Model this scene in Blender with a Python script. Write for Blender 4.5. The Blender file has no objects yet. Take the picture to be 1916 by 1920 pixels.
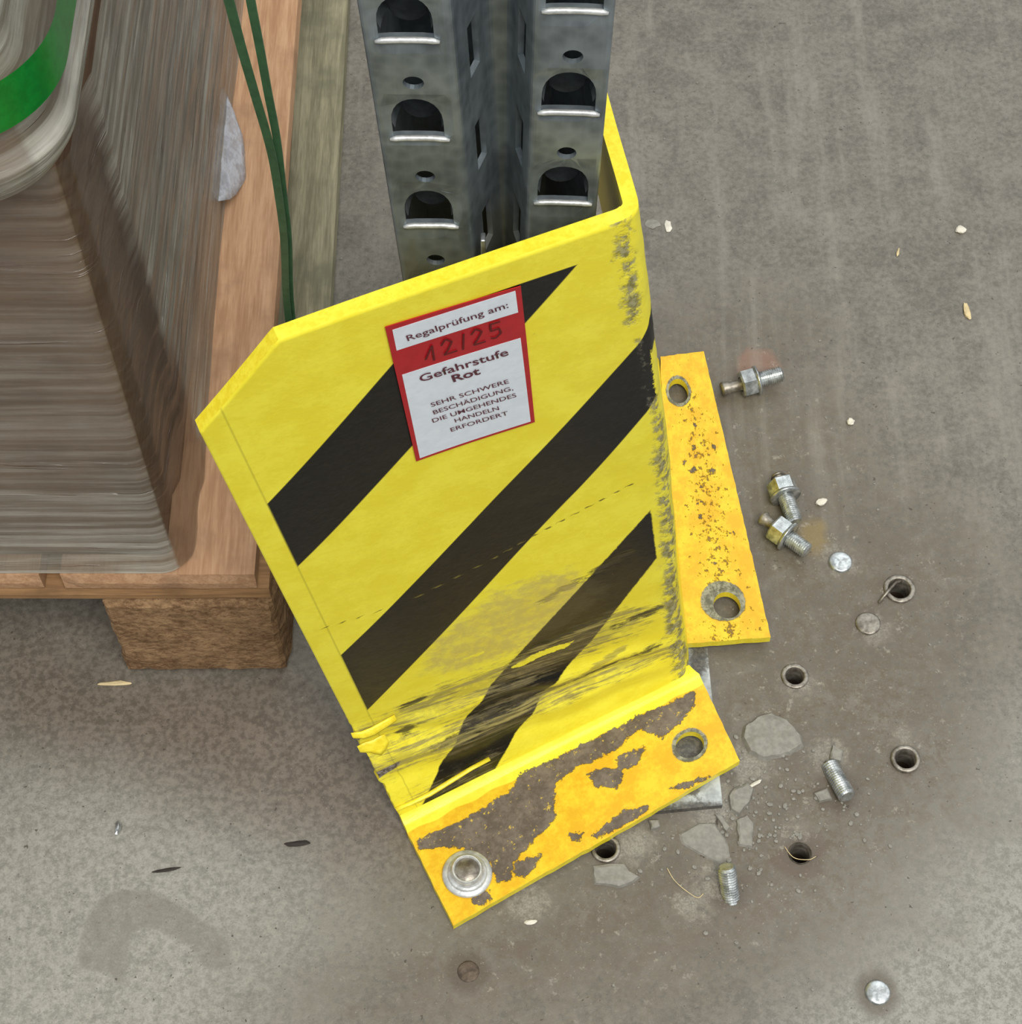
import bpy, bmesh, math, random
from mathutils import Vector, Matrix, noise as mnoise
random.seed(7)
WORLD_S, KEY_P, BACK_P = 0.86, 145.0, 25.0
FL_A, FL_B = (94, 90, 81), (134, 129, 118)
LEM, LEM2 = (252, 240, 70), (244, 228, 54)
PT_A, PT_B = (228, 176, 20), (244, 206, 40)
CT_A, CT_B = (132, 104, 84), (162, 134, 112)
MM = 0.001
C = bpy.context.scene.collection
scene = bpy.context.scene

# ------------------------------------------------------------------ camera
cam_d = bpy.data.cameras.new('camera'); cam = bpy.data.objects.new('camera', cam_d); C.objects.link(cam)
cam_d.sensor_fit = 'HORIZONTAL'; cam_d.sensor_width = 36.0; cam_d.lens = 36.0*3685/1916
cam_d.clip_start = 0.01; cam_d.clip_end = 50
cam.location = (0, 0, 0.912)
cam.rotation_euler = (math.atan(2190/3685), 0, 0)
scene.camera = cam

# ------------------------------------------------------------------ light: an overcast-grey hall with rows of lamps high above
world = bpy.data.worlds.new('hall_light'); scene.world = world; world.use_nodes = True
wt = world.node_tree; wn = wt.nodes['Background']; wn.inputs[1].default_value = WORLD_S
_tc = wt.nodes.new('ShaderNodeTexCoord'); _sp = wt.nodes.new('ShaderNodeSeparateXYZ'); _cr = wt.nodes.new('ShaderNodeValToRGB')
wt.links.new(_tc.outputs['Generated'], _sp.inputs[0]); wt.links.new(_sp.outputs[2], _cr.inputs[0]); wt.links.new(_cr.outputs[0], wn.inputs[0])
_cr.color_ramp.elements[0].position = 0.12; _cr.color_ramp.elements[0].color = (.20, .21, .22, 1)     # dim hall walls near the horizon
_cr.color_ramp.elements[1].position = 0.75; _cr.color_ramp.elements[1].color = (.95, .98, 1.0, 1)    # pale ceiling overhead
def area(name, loc, target, size, power, col):
    l = bpy.data.lights.new(name, 'AREA'); l.shape = 'RECTANGLE'; l.size, l.size_y = size; l.energy = power; l.color = col
    o = bpy.data.objects.new(name, l); C.objects.link(o); o.location = loc
    o.rotation_euler = (Vector(target)-Vector(loc)).to_track_quat('-Z', 'Y').to_euler()
    return o
area('ceiling_lamp_row', (0.7, -1.5, 4.0), (0, .5, 0), (1.8, 2.0), KEY_P, (1, .97, .92))
area('ceiling_lamp_row', (1.6, 3.6, 4.2), (0, .5, 0), (1.4, 2.4), BACK_P, (.92, .97, 1))
scene.view_settings.view_transform = 'Standard'; scene.view_settings.look = 'None'
scene.view_settings.gamma = 1; scene.view_settings.use_curve_mapping = False
scene.view_settings.exposure = 0.0

# ------------------------------------------------------------------ object helpers
def mesh_obj(name, me, mats=None, parent=None, smooth=False):
    o = bpy.data.objects.new(name, me); C.objects.link(o)
    if mats is not None:
        for m in (mats if isinstance(mats, (list, tuple)) else [mats]): me.materials.append(m)
    if parent: o.parent = parent
    if smooth:
        for p in me.polygons: p.use_smooth = True
    return o
def bm_obj(name, bm, mats=None, parent=None, smooth=False):
    bmesh.ops.recalc_face_normals(bm, faces=bm.faces[:])
    me = bpy.data.meshes.new(name); bm.to_mesh(me); bm.free()
    return mesh_obj(name, me, mats, parent, smooth)
def empty(name, loc, label, cat, group=None, rot=(0, 0, 0)):
    o = bpy.data.objects.new(name, None); C.objects.link(o); o.empty_display_size = .02
    o.location = Vector(loc)*MM; o.rotation_euler = rot
    return tag(o, label, cat, group)
def tag(o, label, cat, group=None):
    o['label'] = label; o['category'] = cat
    if group: o['group'] = group
    return o
def structure(o): o['kind'] = 'structure'; return o
def local(o, p):        # mm world -> metres relative to an unrotated empty
    return Vector(p)*MM - o.location

def box_bm(bm, x0, x1, y0, y1, z0, z1, bev=0, jitter=0):
    r = bmesh.ops.create_cube(bm, size=1)
    vs = r['verts']
    for v in vs:
        v.co = Vector(((x0+x1)/2+v.co.x*(x1-x0), (y0+y1)/2+v.co.y*(y1-y0), (z0+z1)/2+v.co.z*(z1-z0)))*MM
    if bev:
        es = list({e for v in vs for e in v.link_edges})
        bmesh.ops.bevel(bm, geom=es, offset=bev*MM, segments=2, affect='EDGES', profile=.5)
    return bm
def curve_plate(outer, holes, res=0):
    """flat polygon with holes -> (verts, faces) triangulated, in the plane z=0, in mm"""
    cu = bpy.data.curves.new('tmp', 'CURVE'); cu.dimensions = '2D'; cu.fill_mode = 'BOTH'
    for loop in [outer]+holes:
        sp = cu.splines.new('POLY'); sp.points.add(len(loop)-1)
        for i, p in enumerate(loop): sp.points[i].co = (p[0], p[1], 0, 1)
        sp.use_cyclic_u = True
    o = bpy.data.objects.new('tmp', cu); C.objects.link(o)
    dg = bpy.context.evaluated_depsgraph_get(); dg.update()
    me = bpy.data.meshes.new_from_object(o.evaluated_get(dg))
    bpy.data.objects.remove(o); bpy.data.curves.remove(cu)
    bm = bmesh.new(); bm.from_mesh(me); bpy.data.meshes.remove(me)
    bmesh.ops.remove_doubles(bm, verts=bm.verts[:], dist=1e-4)
    for f in bm.faces[:]:
        if f.calc_area() < 1e-9: bm.faces.remove(f)
    return bm
def slice_bm(bm, xs=(), ys=()):
    for axis, vals in ((0, xs), (1, ys)):
        for v in vals:
            co = [0, 0, 0]; no = [0, 0, 0]; co[axis] = v; no[axis] = 1
            bmesh.ops.bisect_plane(bm, geom=bm.verts[:]+bm.edges[:]+bm.faces[:], plane_co=co, plane_no=no, dist=1e-5)
def frange(a, b, st):
    n = int(round((b-a)/st)); return [a+(b-a)*i/n for i in range(1, n)]
def circle(cx, cy, r, n=24, ry=None, ph=0):
    ry = ry or r
    return [(cx+r*math.cos(2*math.pi*i/n+ph), cy+ry*math.sin(2*math.pi*i/n+ph)) for i in range(n)]
def sdf(poly, x, y):
    """signed distance to a polygon, positive inside"""
    d = 1e9; ins = False; n = len(poly)
    for i in range(n):
        x1, y1 = poly[i]; x2, y2 = poly[(i+1) % n]
        dx, dy = x2-x1, y2-y1
        t = max(0, min(1, ((x-x1)*dx+(y-y1)*dy)/(dx*dx+dy*dy+1e-12)))
        d = min(d, math.hypot(x-x1-t*dx, y-y1-t*dy))
        if (y1 > y) != (y2 > y) and x < (x2-x1)*(y-y1)/(y2-y1)+x1: ins = not ins
    return d if ins else -d
def linesd(pts, x, y):
    """minus the distance to an open polyline"""
    d = 1e9
    for (x1, y1), (x2, y2) in zip(pts, pts[1:]):
        dx, dy = x2-x1, y2-y1
        t = max(0, min(1, ((x-x1)*dx+(y-y1)*dy)/(dx*dx+dy*dy+1e-12)))
        d = min(d, math.hypot(x-x1-t*dx, y-y1-t*dy))
    return -d
def tube_bm(bm, pts, r, n=10, caps=True):
    """tube along a mm polyline; r number or list"""
    rings = []
    for i, p in enumerate(pts):
        p = Vector(p); a = Vector(pts[max(0, i-1)]); b = Vector(pts[min(len(pts)-1, i+1)])
        d = (b-a).normalized(); u = d.orthogonal().normalized() if i == 0 else (u-d*u.dot(d)).normalized()
        w = d.cross(u); rr = r[i] if isinstance(r, (list, tuple)) else r
        rings.append([bm.verts.new((p+(u*math.cos(2*math.pi*k/n)+w*math.sin(2*math.pi*k/n))*rr)*MM) for k in range(n)])
    for A, B in zip(rings, rings[1:]):
        for k in range(n): bm.faces.new((A[k], A[(k+1) % n], B[(k+1) % n], B[k]))
    if caps: bm.faces.new(rings[0][::-1]); bm.faces.new(rings[-1])
    return bm
def lathe_bm(bm, prof, n=28, cx=0, cy=0, mod=None):
    """revolve (r,z) mm profile about z; mod(k) radius factor for polygons"""
    rings = []
    for r, z in prof:
        rings.append([bm.verts.new(((cx+r*(mod(k, n) if mod else 1)*math.cos(2*math.pi*k/n))*MM, (cy+r*(mod(k, n) if mod else 1)*math.sin(2*math.pi*k/n))*MM, z*MM)) for k in range(n)])
    for A, B in zip(rings, rings[1:]):
        for k in range(n): bm.faces.new((A[k], A[(k+1) % n], B[(k+1) % n], B[k]))
    return rings
def hexf(k, n):
    a = 2*math.pi*k/n; a = (a+math.pi/6) % (math.pi/3)-math.pi/6
    return 1/math.cos(a)
def set_attr(me, name, fn):
    at = me.attributes.new(name, 'FLOAT', 'POINT')
    at.data.foreach_set('value', [fn(i) for i in range(len(me.vertices))])

# ------------------------------------------------------------------ node helpers
class N:
    """a scalar socket with arithmetic"""
    def __init__(s, g, sock): s.g, s.s = g, sock
    def _m(s, op, *a, clamp=False):
        n = s.g.nt.nodes.new('ShaderNodeMath'); n.operation = op; n.use_clamp = clamp
        for i, v in enumerate((s,)+a):
            if isinstance(v, N): s.g.nt.links.new(v.s, n.inputs[i])
            else: n.inputs[i].default_value = v
        return N(s.g, n.outputs[0])
    def __add__(s, o): return s._m('ADD', o)
    __radd__ = __add__
    def __sub__(s, o): return s._m('SUBTRACT', o)
    def __rsub__(s, o): return s._m('MULTIPLY', -1)._m('ADD', o)
    def __mul__(s, o): return s._m('MULTIPLY', o)
    __rmul__ = __mul__
    def __truediv__(s, o): return s._m('DIVIDE', o)
    def mx(s, o): return s._m('MAXIMUM', o)
    def mn(s, o): return s._m('MINIMUM', o)
    def ab(s): return s._m('ABSOLUTE')
    def cl(s): return s._m('ADD', 0, clamp=True)
    def pw(s, o): return s._m('POWER', o)
    def inv(s): return s._m('MULTIPLY', -1)._m('ADD', 1)
    def st(s, a, b):          # smoothstep a..b
        n = s.g.nt.nodes.new('ShaderNodeMapRange'); n.interpolation_type = 'SMOOTHSTEP'
        s.g.nt.links.new(s.s, n.inputs[0])
        if a < b: n.inputs[1].default_value, n.inputs[2].default_value = a, b
        else: n.inputs[1].default_value, n.inputs[2].default_value, n.inputs[3].default_value, n.inputs[4].default_value = b, a, 1, 0
        return N(s.g, n.outputs[0])
class G:
    def __init__(s, name, rough=.5, metal=0, spec=.5, col=(.5, .5, .5)):
        s.mat = bpy.data.materials.new(name); s.mat.use_nodes = True; s.nt = s.mat.node_tree
        s.b = s.nt.nodes['Principled BSDF']
        s.b.inputs['Roughness'].default_value = rough; s.b.inputs['Metallic'].default_value = metal
        s.b.inputs['Specular IOR Level'].default_value = spec; s.b.inputs['Base Color'].default_value = (*col, 1)
    def coord(s, kind='Object', scale=(1000, 1000, 1000), uv=False):
        n = s.nt.nodes.new('ShaderNodeTexCoord'); m = s.nt.nodes.new('ShaderNodeMapping')
        m.inputs['Scale'].default_value = scale; s.nt.links.new(n.outputs['UV' if uv else kind], m.inputs[0]); return m.outputs[0]
    def split(s, vec):
        n = s.nt.nodes.new('ShaderNodeSeparateXYZ'); s.nt.links.new(vec, n.inputs[0]); return [N(s, o) for o in n.outputs]
    def stretch(s, vec, sc, rot=(0, 0, 0), loc=(0, 0, 0)):
        m = s.nt.nodes.new('ShaderNodeMapping'); m.inputs['Scale'].default_value = sc; m.inputs['Rotation'].default_value = rot; m.inputs['Location'].default_value = loc
        s.nt.links.new(vec, m.inputs[0]); return m.outputs[0]
    def noise(s, vec, size, detail=4, rough=.55, dist=0, seed=0):
        """fractal noise 0..1 about 0.5, feature size in the units of vec"""
        n = s.nt.nodes.new('ShaderNodeTexNoise'); n.inputs['Scale'].default_value = 1.0/size
        n.inputs['Detail'].default_value = detail; n.inputs['Roughness'].default_value = rough; n.inputs['Distortion'].default_value = dist
        s.nt.links.new(s.stretch(vec, (1, 1, 1), loc=(seed*37.7, seed*91.3, seed*17.1)) if seed else vec, n.inputs['Vector'])
        return N(s, n.outputs[0])
    def voro(s, vec, size, feature='F1', seed=0):
        n = s.nt.nodes.new('ShaderNodeTexVoronoi'); n.feature = feature; n.inputs['Scale'].default_value = 1.0/size
        s.nt.links.new(s.stretch(vec, (1, 1, 1), loc=(seed*37.7, seed*91.3, 0)) if seed else vec, n.inputs['Vector'])
        return N(s, n.outputs['Distance'])
    def attr(s, name):
        n = s.nt.nodes.new('ShaderNodeAttribute'); n.attribute_name = name; return N(s, n.outputs['Fac'])
    def mix(s, fac, a, b):
        n = s.nt.nodes.new('ShaderNodeMix'); n.data_type = 'RGBA'
        if isinstance(fac, N): s.nt.links.new(fac.s, n.inputs[0])
        else: n.inputs[0].default_value = fac
        for v, i in ((a, 6), (b, 7)):
            if isinstance(v, tuple): n.inputs[i].default_value = (*v, 1) if len(v) == 3 else v
            else: s.nt.links.new(v, n.inputs[i])
        return n.outputs[2]
    def color(s, c): s.nt.links.new(c, s.b.inputs['Base Color'])
    def rough(s, r): s.nt.links.new(r.s, s.b.inputs['Roughness'])
    def metal(s, r): s.nt.links.new(r.s, s.b.inputs['Metallic'])
    def bump(s, h, dist=.001, strength=1.0):
        n = s.nt.nodes.new('ShaderNodeBump'); n.inputs['Distance'].default_value = dist; n.inputs['Strength'].default_value = strength
        s.nt.links.new(h.s, n.inputs['Height']); s.nt.links.new(n.outputs[0], s.b.inputs['Normal'])
def srgb(r, g, b):
    f = lambda c: (c/255/12.92) if c <= 10 else ((c/255+.055)/1.055)**2.4
    return (f(r), f(g), f(b))

# ---- shape of the struck guard: outer surface as a function of s (mm along the sheet) and v (mm up the sheet)
GW = 164.0          # width of the front face
GB = 160.0          # length of the side wing
def lerp(a, b, t): return tuple(a[i] + (b[i]-a[i])*t for i in range(3))
ROWS = [  # v, left edge, corner, rear edge of the wing
    (0.0,   (-54.0, 363.0, 7.0),   (91.5, 439.5, 10.0),  (83.0, 636.0, 8.0)),
    (78.0,  (-72.8, 377.5, 78.0),  (84.0, 441.5, 62.0),  (64.0, 612.0, 80.0)),
    (240.0, (-90.2, 365.8, 239.0), (66.5, 434.5, 225.0), (42.0, 575.0, 240.0)),
    (400.0, (-107.4, 354.3, 400.0),(43.5, 420.0, 400.0), (20.0, 545.0, 400.0)),
]
def rowpts(v):
    for i in range(len(ROWS)-1):
        a, b = ROWS[i], ROWS[i+1]
        if v <= b[0] or i == len(ROWS)-2:
            t = (v-a[0])/(b[0]-a[0])
            return lerp(a[1], b[1], t), lerp(a[2], b[2], t), lerp(a[3], b[3], t)
def bump1(x, w): 
    return math.exp(-(x/w)**2)
def guard_outer(s, v):
    L, K, B = rowpts(v)
    R = 9.0
    if s <= GW-R: p = lerp(L, K, s/GW)
    elif s >= GW+R: p = lerp(K, B, (s-GW)/GB)
    else:
        a = lerp(L, K, (GW-R)/GW); b = lerp(K, B, R/GB); t = (s-GW+R)/(2*R)
        p = tuple((1-t)**2*a[i] + 2*t*(1-t)*K[i] + t*t*b[i] for i in range(3))
    # creases pressed into the lower front by the impact
    d = 0.0
    if s < GW:
        e = 1.0 - max(0.0, (s-GW+30)/30.0)
        cr = 76 - 0.10*s + 3*math.sin(s*0.11)
        d += e*(1.3*bump1(v-cr, 5) - 1.9*bump1(v-(cr-14), 6) + 1.3*bump1(v-(cr-29), 5) - 1.2*bump1(v-(cr-46), 6))
        d += 0.7*math.sin(s*0.045+0.6)*bump1(v-230, 130)
    n = (0.40, -0.90, 0.15)
    return (p[0]+n[0]*d, p[1]+n[1]*d, p[2]+n[2]*d)
def guard_vmax(s):
    top = 400.0
    if s < CH_S: top = CH_V + (400.0-CH_V)*s/CH_S
    if s > GW+78: top = 400.0 - (s-GW-78)*1.25
    return top
CH_S, CH_V = 35.6, 364.0
FQ = ((-54.0,363.0,6.5), (91.5,439.5,10.0), (113.1,391.9,10.0), (-27.5,309.2,5.5))   # front foot: a 0..164 along, b 0..60 outward
WQ = ((83.0,636.0,9.0), (91.0,459.5,10.0), (133.8,463.2,10.0), (108.3,639.7,9.0))      # side foot: a 0..178 from rear to front, b outward 0..42
def quad_pt(Q, u, w):
    a, b = lerp(Q[0], Q[1], u), lerp(Q[3], Q[2], u)
    return lerp(a, b, w)
def foot_pt(a, b): return quad_pt(FQ, a/164.0, b/60.0)
def side_foot_pt(a, b): return quad_pt(WQ, a/178.0, b/42.0)

# ================================================================== materials
def metal_mat(name, base, dark, rough=.42, metal=.85, size=14):
    g = G(name, rough, metal); v = g.coord()
    a = g.noise(v, size, 5, .6); b = g.noise(v, 2.2, 3, .6, seed=3)
    g.color(g.mix((a*.7+b*.3).st(.35, .68), dark, base)); g.rough(a*.35+(rough-.15)); g.bump(b, .0003, .5)
    return g.mat
M_zinc = metal_mat('bright_zinc', srgb(226, 230, 230), srgb(160, 164, 162), .30, .85, 5)
M_sleeve = metal_mat('worn_steel', srgb(176, 170, 158), srgb(112, 104, 94), .42, .75, 5)
M_rustst = metal_mat('rusty_steel', srgb(120, 105, 90), srgb(70, 58, 48), .6, .3, 5)
M_plate = metal_mat('base_plate_zinc', srgb(200, 205, 205), srgb(120, 118, 112), .5, .35, 16)

def make_galv():
    g = G('galvanised_sheet', .36, .6); v = g.coord()
    x, y, z = g.split(v)
    a = g.noise(v, 22, 4, .5); sp = g.voro(g.stretch(v, (1, 1, 1)), 5); st = g.noise(g.stretch(v, (1, 1, .12)), 3.5, 4, .6, seed=2)
    c = g.mix((a*.6+sp*.25+st*.25).st(.35, .75), srgb(108, 117, 122), srgb(146, 156, 161))
    # dirt carried up by the trolley wheels: brownish low on the post
    d = (a*60+st*50+z*-1).st(-316, -286)
    c = g.mix(d*.55, c, srgb(120, 116, 92))
    g.color(c); g.rough(a*.2+st*.12+.26); g.bump(st*.5+a, .0004, .4)
    return g.mat
M_galv = make_galv()
M_hood = metal_mat('shaded_hood_zinc', srgb(100, 106, 108), srgb(72, 78, 80), .62, .25, 8)  # zinc darkened to paint shade into the slot hoods
M_lip = metal_mat('glint_lip_zinc', srgb(232, 234, 232), srgb(190, 192, 190), .35, .5, 4)  # glint of the slot lips put into a whiter zinc; washer and nut share it
def make_bplate():
    g = G('base_plate_zinc', .45, .3); v = g.coord(); n = g.noise(v, 12, 5, .6); f = g.noise(v, 2, 4, .7, seed=3)
    c = g.mix(n.st(.38, .62), srgb(150, 155, 155), srgb(198, 203, 203))
    c = g.mix((g.attr('dirt')+(n-.5)*16+(f-.5)*8).st(-2, 2)*.9, c, g.mix(f.st(.4, .6), srgb(50, 46, 40), srgb(92, 86, 76)))
    g.color(c); g.bump(n, .0004, .5); return g.mat
M_bplate = make_bplate()
M_dark = G('dark_inside', .8, 0, .2, srgb(30, 28, 26)).mat

def make_floor():
    g = G('hall_concrete', .55, 0, .45); v = g.coord()
    x, y, z = g.split(v)
    big = g.noise(v, 130, 6, .62); mid = g.noise(v, 26, 6, .68, seed=2); fine = g.noise(v, 3.2, 5, .7, seed=5); mic = g.noise(v, 1.1, 3, .7, seed=9)
    blot = g.noise(v, 8.5, 6, .72, .4, seed=4)
    c = g.mix((mid*.35+fine*.45+mic*.2).st(.36, .64), srgb(*FL_A), srgb(*FL_B))
    def soft(name, w0, w1, amp=40): return (g.attr(name)+(mid-.5)*amp+(big-.5)*amp*1.6+(blot-.5)*amp*.5).st(w0, w1)
    # paler concrete towards the two near corners
    c = g.mix(soft('lightl', -60, 60)*.9, c, g.mix((fine*.45+blot*.25+mic*.3).st(.38, .62), srgb(128, 126, 116), srgb(170, 168, 156)))
    c = g.mix(soft('lightr', -70, 30)*.95, c, g.mix((fine*.45+blot*.25+mic*.3).st(.42, .58), srgb(126, 124, 115), srgb(160, 158, 149)))
    # trodden-in brown dirt
    d = soft('dirt', -70, 50, 80)
    c = g.mix(d*((fine*.4+blot*.35+mic*.25).st(.40, .56)*.85+.1), c, srgb(100, 90, 75))
    d = soft('brownl', -38, 28, 45)  # brown stain by the pallet, with the guard's shadow left of its foot painted in
    c = g.mix(d*.8, c, g.mix(fine.st(.4, .6), srgb(92, 80, 68), srgb(118, 106, 92)))
    c = g.mix((g.attr('arc1')+(mid-.5)*26).st(-9, 0)*blot.st(.3, .6)*.6, c, srgb(104, 92, 80))
    c = g.mix((g.attr('arc2')+(mid-.5)*26).st(-8, 0)*blot.st(.3, .6)*.5, c, srgb(110, 98, 86))
    c = g.mix(((g.attr('ring')+(fine-.5)*7+(mid-.5)*9).st(-1.2, .8))*(blot.st(.35, .6)*.4+fine.st(.4, .6)*.2+.06), c, srgb(112, 106, 94))
    c = g.mix(((g.attr('rust')+(mid-.5)*10).st(-3, 2))*.55, c, srgb(150, 112, 92))
    c = g.mix(((g.attr('ochre')+(mid-.5)*14).st(-3, 4))*.7, c, srgb(140, 120, 72))
    c = g.mix(((g.attr('damp')+(mid-.5)*10).st(-2, 2))*.6, c, srgb(98, 84, 72))
    # dirt rings round the drilled holes
    c = g.mix(((g.attr('halo')+(fine-.5)*8+(mid-.5)*9).st(-6, 0))*.7, c, srgb(92, 82, 70))
    # fine dark specks, pale grit, faint wheel streaks running away from the viewer
    sk = g.noise(g.stretch(v, (1, .09, 1), rot=(0, 0, .06)), 12, 6, .65, seed=6)
    c = g.mix((sk.st(.46, .74))*(y.st(420, 640))*.34, c, srgb(156, 152, 140))
    c = g.mix(((blot*.6+fine*.4).st(.57, .66))*.5, c, srgb(96, 88, 78))
    c = g.mix((mic.st(.66, .74))*.5, c, srgb(88, 82, 74))
    c = g.mix((mic.st(.36, .28))*.5, c, srgb(190, 186, 174))
    c = g.mix((g.noise(v, 5.5, 5, .75, seed=21).st(.60, .68))*(g.attr('dirt')+(mid-.5)*60).st(-40, 20)*.5, c, srgb(166, 160, 146))
    c = g.mix(g.noise(v, 2.6, 2, .5, seed=13).st(.715, .75)*.8, c, srgb(70, 62, 54))
    # scraped pale concrete round the ripped-out anchors
    sc = (g.attr('scrape')+(fine-.5)*26+(blot-.5)*30).st(-5, 7)
    c = g.mix(sc*.55, c, g.mix(mic.st(.4, .6), srgb(138, 134, 122), srgb(172, 168, 156)))
    # hairline cracks by the torn-out anchors
    ck = (g.attr('crack')+(fine-.5)*5).st(-1.1, -.3)
    c = g.mix(ck*.9, c, srgb(60, 52, 45))
    g.color(c)
    g.rough((mid-.5)*.25+(fine-.5)*.2+.50)
    g.bump(mid*.5+blot*.5+fine*.25+mic*.1-ck*1.2, .0011, .55)
    return g.mat
M_floor = make_floor()

LEMON, LEMON2 = srgb(*LEM), srgb(*LEM2)
def film_nodes(g, a, b, vec):
    """lemon hazard film with its black bars; a, b in mm along and up the sheet"""
    n1 = g.noise(vec, 22, 5, .6); n2 = g.noise(vec, 2.4, 4, .7, seed=3)
    c = g.mix((n1*.7+n2*.3).st(.4, .62), LEMON2, LEMON)
    def poly(pts, soft=.35, wob=.0):
        m = None
        for (x1, y1), (x2, y2) in zip(pts, pts[1:]+pts[:1]):
            L = math.hypot(x2-x1, y2-y1); nx, ny = (y2-y1)/L, -(x2-x1)/L
            d = (a*nx)+(b*ny)+(-(x1*nx+y1*ny))
            m = d if m is None else m.mn(d)
        if wob: m = m+(n2-.5)*wob
        return m.st(-soft, soft)
    def cw(p): # clockwise order so the outward normals above point inwards
        ar = sum(x1*y2-x2*y1 for (x1, y1), (x2, y2) in zip(p, p[1:]+p[:1]))
        return p[::-1] if ar > 0 else p
    bars = [[(9.6, 305.1), (88.4, 384.8), (138.8, 385.2), (9.6, 252.7)],
            [(9.8, 163.0), (160.0, 331.5), (186.0, 358.0), (186.0, 322.0), (156.5, 281.4), (9.8, 97.5)]]
    m = None
    for p in bars:
        q = poly(cw(p)); m = q if m is None else m.mx(q)
    q = poly(cw([(12.0, 2.0), (152.5, 203.0), (153.5, 142.0), (118.0, 93.0), (68.0, 2.0)]), .5, 1.5)
    m = m.mx(q)
    m = m*((a+(n2-.5)*7).st(162.6, 161.4).mx((b+(n2-.5)*10).st(318, 320)))   # below, the bars of the front stop at the fold
    return c, m, n1, n2
def make_face():
    g = G('hazard_striped_sheet', .42, 0, .35)
    a = g.attr('pa'); b = g.attr('pb')
    cb = g.nt.nodes.new('ShaderNodeCombineXYZ'); g.nt.links.new(a.s, cb.inputs[0]); g.nt.links.new(b.s, cb.inputs[1]); vec = cb.outputs[0]
    c, m, n1, n2 = film_nodes(g, a, b, vec)
    streak = g.noise(g.stretch(vec, (.10, 1, 1), rot=(0, 0, .04)), 2.6, 5, .65, seed=7)
    n8 = g.noise(vec, 8, 6, .7, seed=8)
    c = g.mix(m, c, g.mix(n2.st(.4, .65), srgb(9, 10, 10), srgb(20, 21, 20)))
    # border line of the film, just inside the sheet edge
    ln = (((a-9.6).ab()).st(.55, .15))*(b.st(0, 4))
    c = g.mix(ln*.35, c, srgb(150, 138, 40))
    # raw cut edge without film is a shade warmer
    # rubbed zones across the creases
    k = (g.attr('rub')+(n8-.5)*30+(streak-.5)*26).st(-7, 5)
    k = k*streak.st(.40, .60)
    k = k.mx((g.attr('rub')+(n8-.5)*34).st(-3, 9)*.45*n8.st(.35, .55))
    c = g.mix(k*.8, c, g.mix(n8.st(.4, .6), srgb(150, 138, 92), srgb(116, 106, 78)))
    k2 = (g.attr('dark')+(n8-.5)*9+(streak-.5)*9).st(-2.2, .6)
    c = g.mix(k2*(n8.st(.36, .50))*.85, c, srgb(52, 48, 40))
    # pale scuff where something rubbed the film thin
    k3 = (g.attr('pale')+(n8-.5)*26+(streak-.5)*14).st(-6, 6)
    c = g.mix(k3*(n8.st(.35, .6)*.4+.3), c, g.mix(m, srgb(196, 178, 104), srgb(70, 66, 50)))
    # hairline scratch across the face
    k4 = (g.attr('scr')+(n2-.5)*.8).st(-.85, -.35)
    c = g.mix(k4*(n8.st(.30, .44))*.85, c, g.mix(m, srgb(96, 88, 34), srgb(120, 108, 50)))
    # worn fold: bare metal and black marks
    k5 = (g.attr('fold')+(n8-.5)*20+(n2-.5)*7).st(-4.5, 1.5)
    c = g.mix(k5*(n8.st(.42, .54))*.85, c, g.mix(n2.st(.4, .6), srgb(84, 80, 66), srgb(150, 146, 128)))
    c = g.mix((n8*.6+n2*.4).st(.635, .68)*.35, c, srgb(150, 138, 48))
    ki = (g.attr('isle')+(n8-.5)*5+(n2-.5)*3).st(-.3, .3)
    c = g.mix(ki, c, g.mix(n2.st(.4, .6), LEMON2, LEMON))
    ko = (g.attr('olive')+(streak-.5)*8+(n8-.5)*5).st(-.8, .8)
    c = g.mix(ko*.62, c, g.mix(streak.st(.42, .58), srgb(120, 110, 62), srgb(178, 164, 92)))
    kg = (g.attr('gap')+(n2-.5)*3).st(-.4, .4)
    c = g.mix(kg, c, g.mix(n2.st(.4, .6), srgb(78, 70, 64), srgb(150, 144, 140)))
    g.color(c)
    g.rough((n8-.5)*.2+k*.2+.40)
    g.bump((n8-.5)*.25+(n2-.5)*.12-k4*.5-k2*.6-k5*.5+m*.1, .0012, .6)
    return g.mat
M_face = make_face()
def make_edge():
    g = G('yellow_paint_edge', .4, 0, .5); v = g.coord(); n = g.noise(v, 4, 5, .7)
    g.color(g.mix(n.st(.38, .6), srgb(240, 216, 40), srgb(250, 232, 60))); g.bump(n, .0006, .4); return g.mat
M_edge = make_edge()
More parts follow.
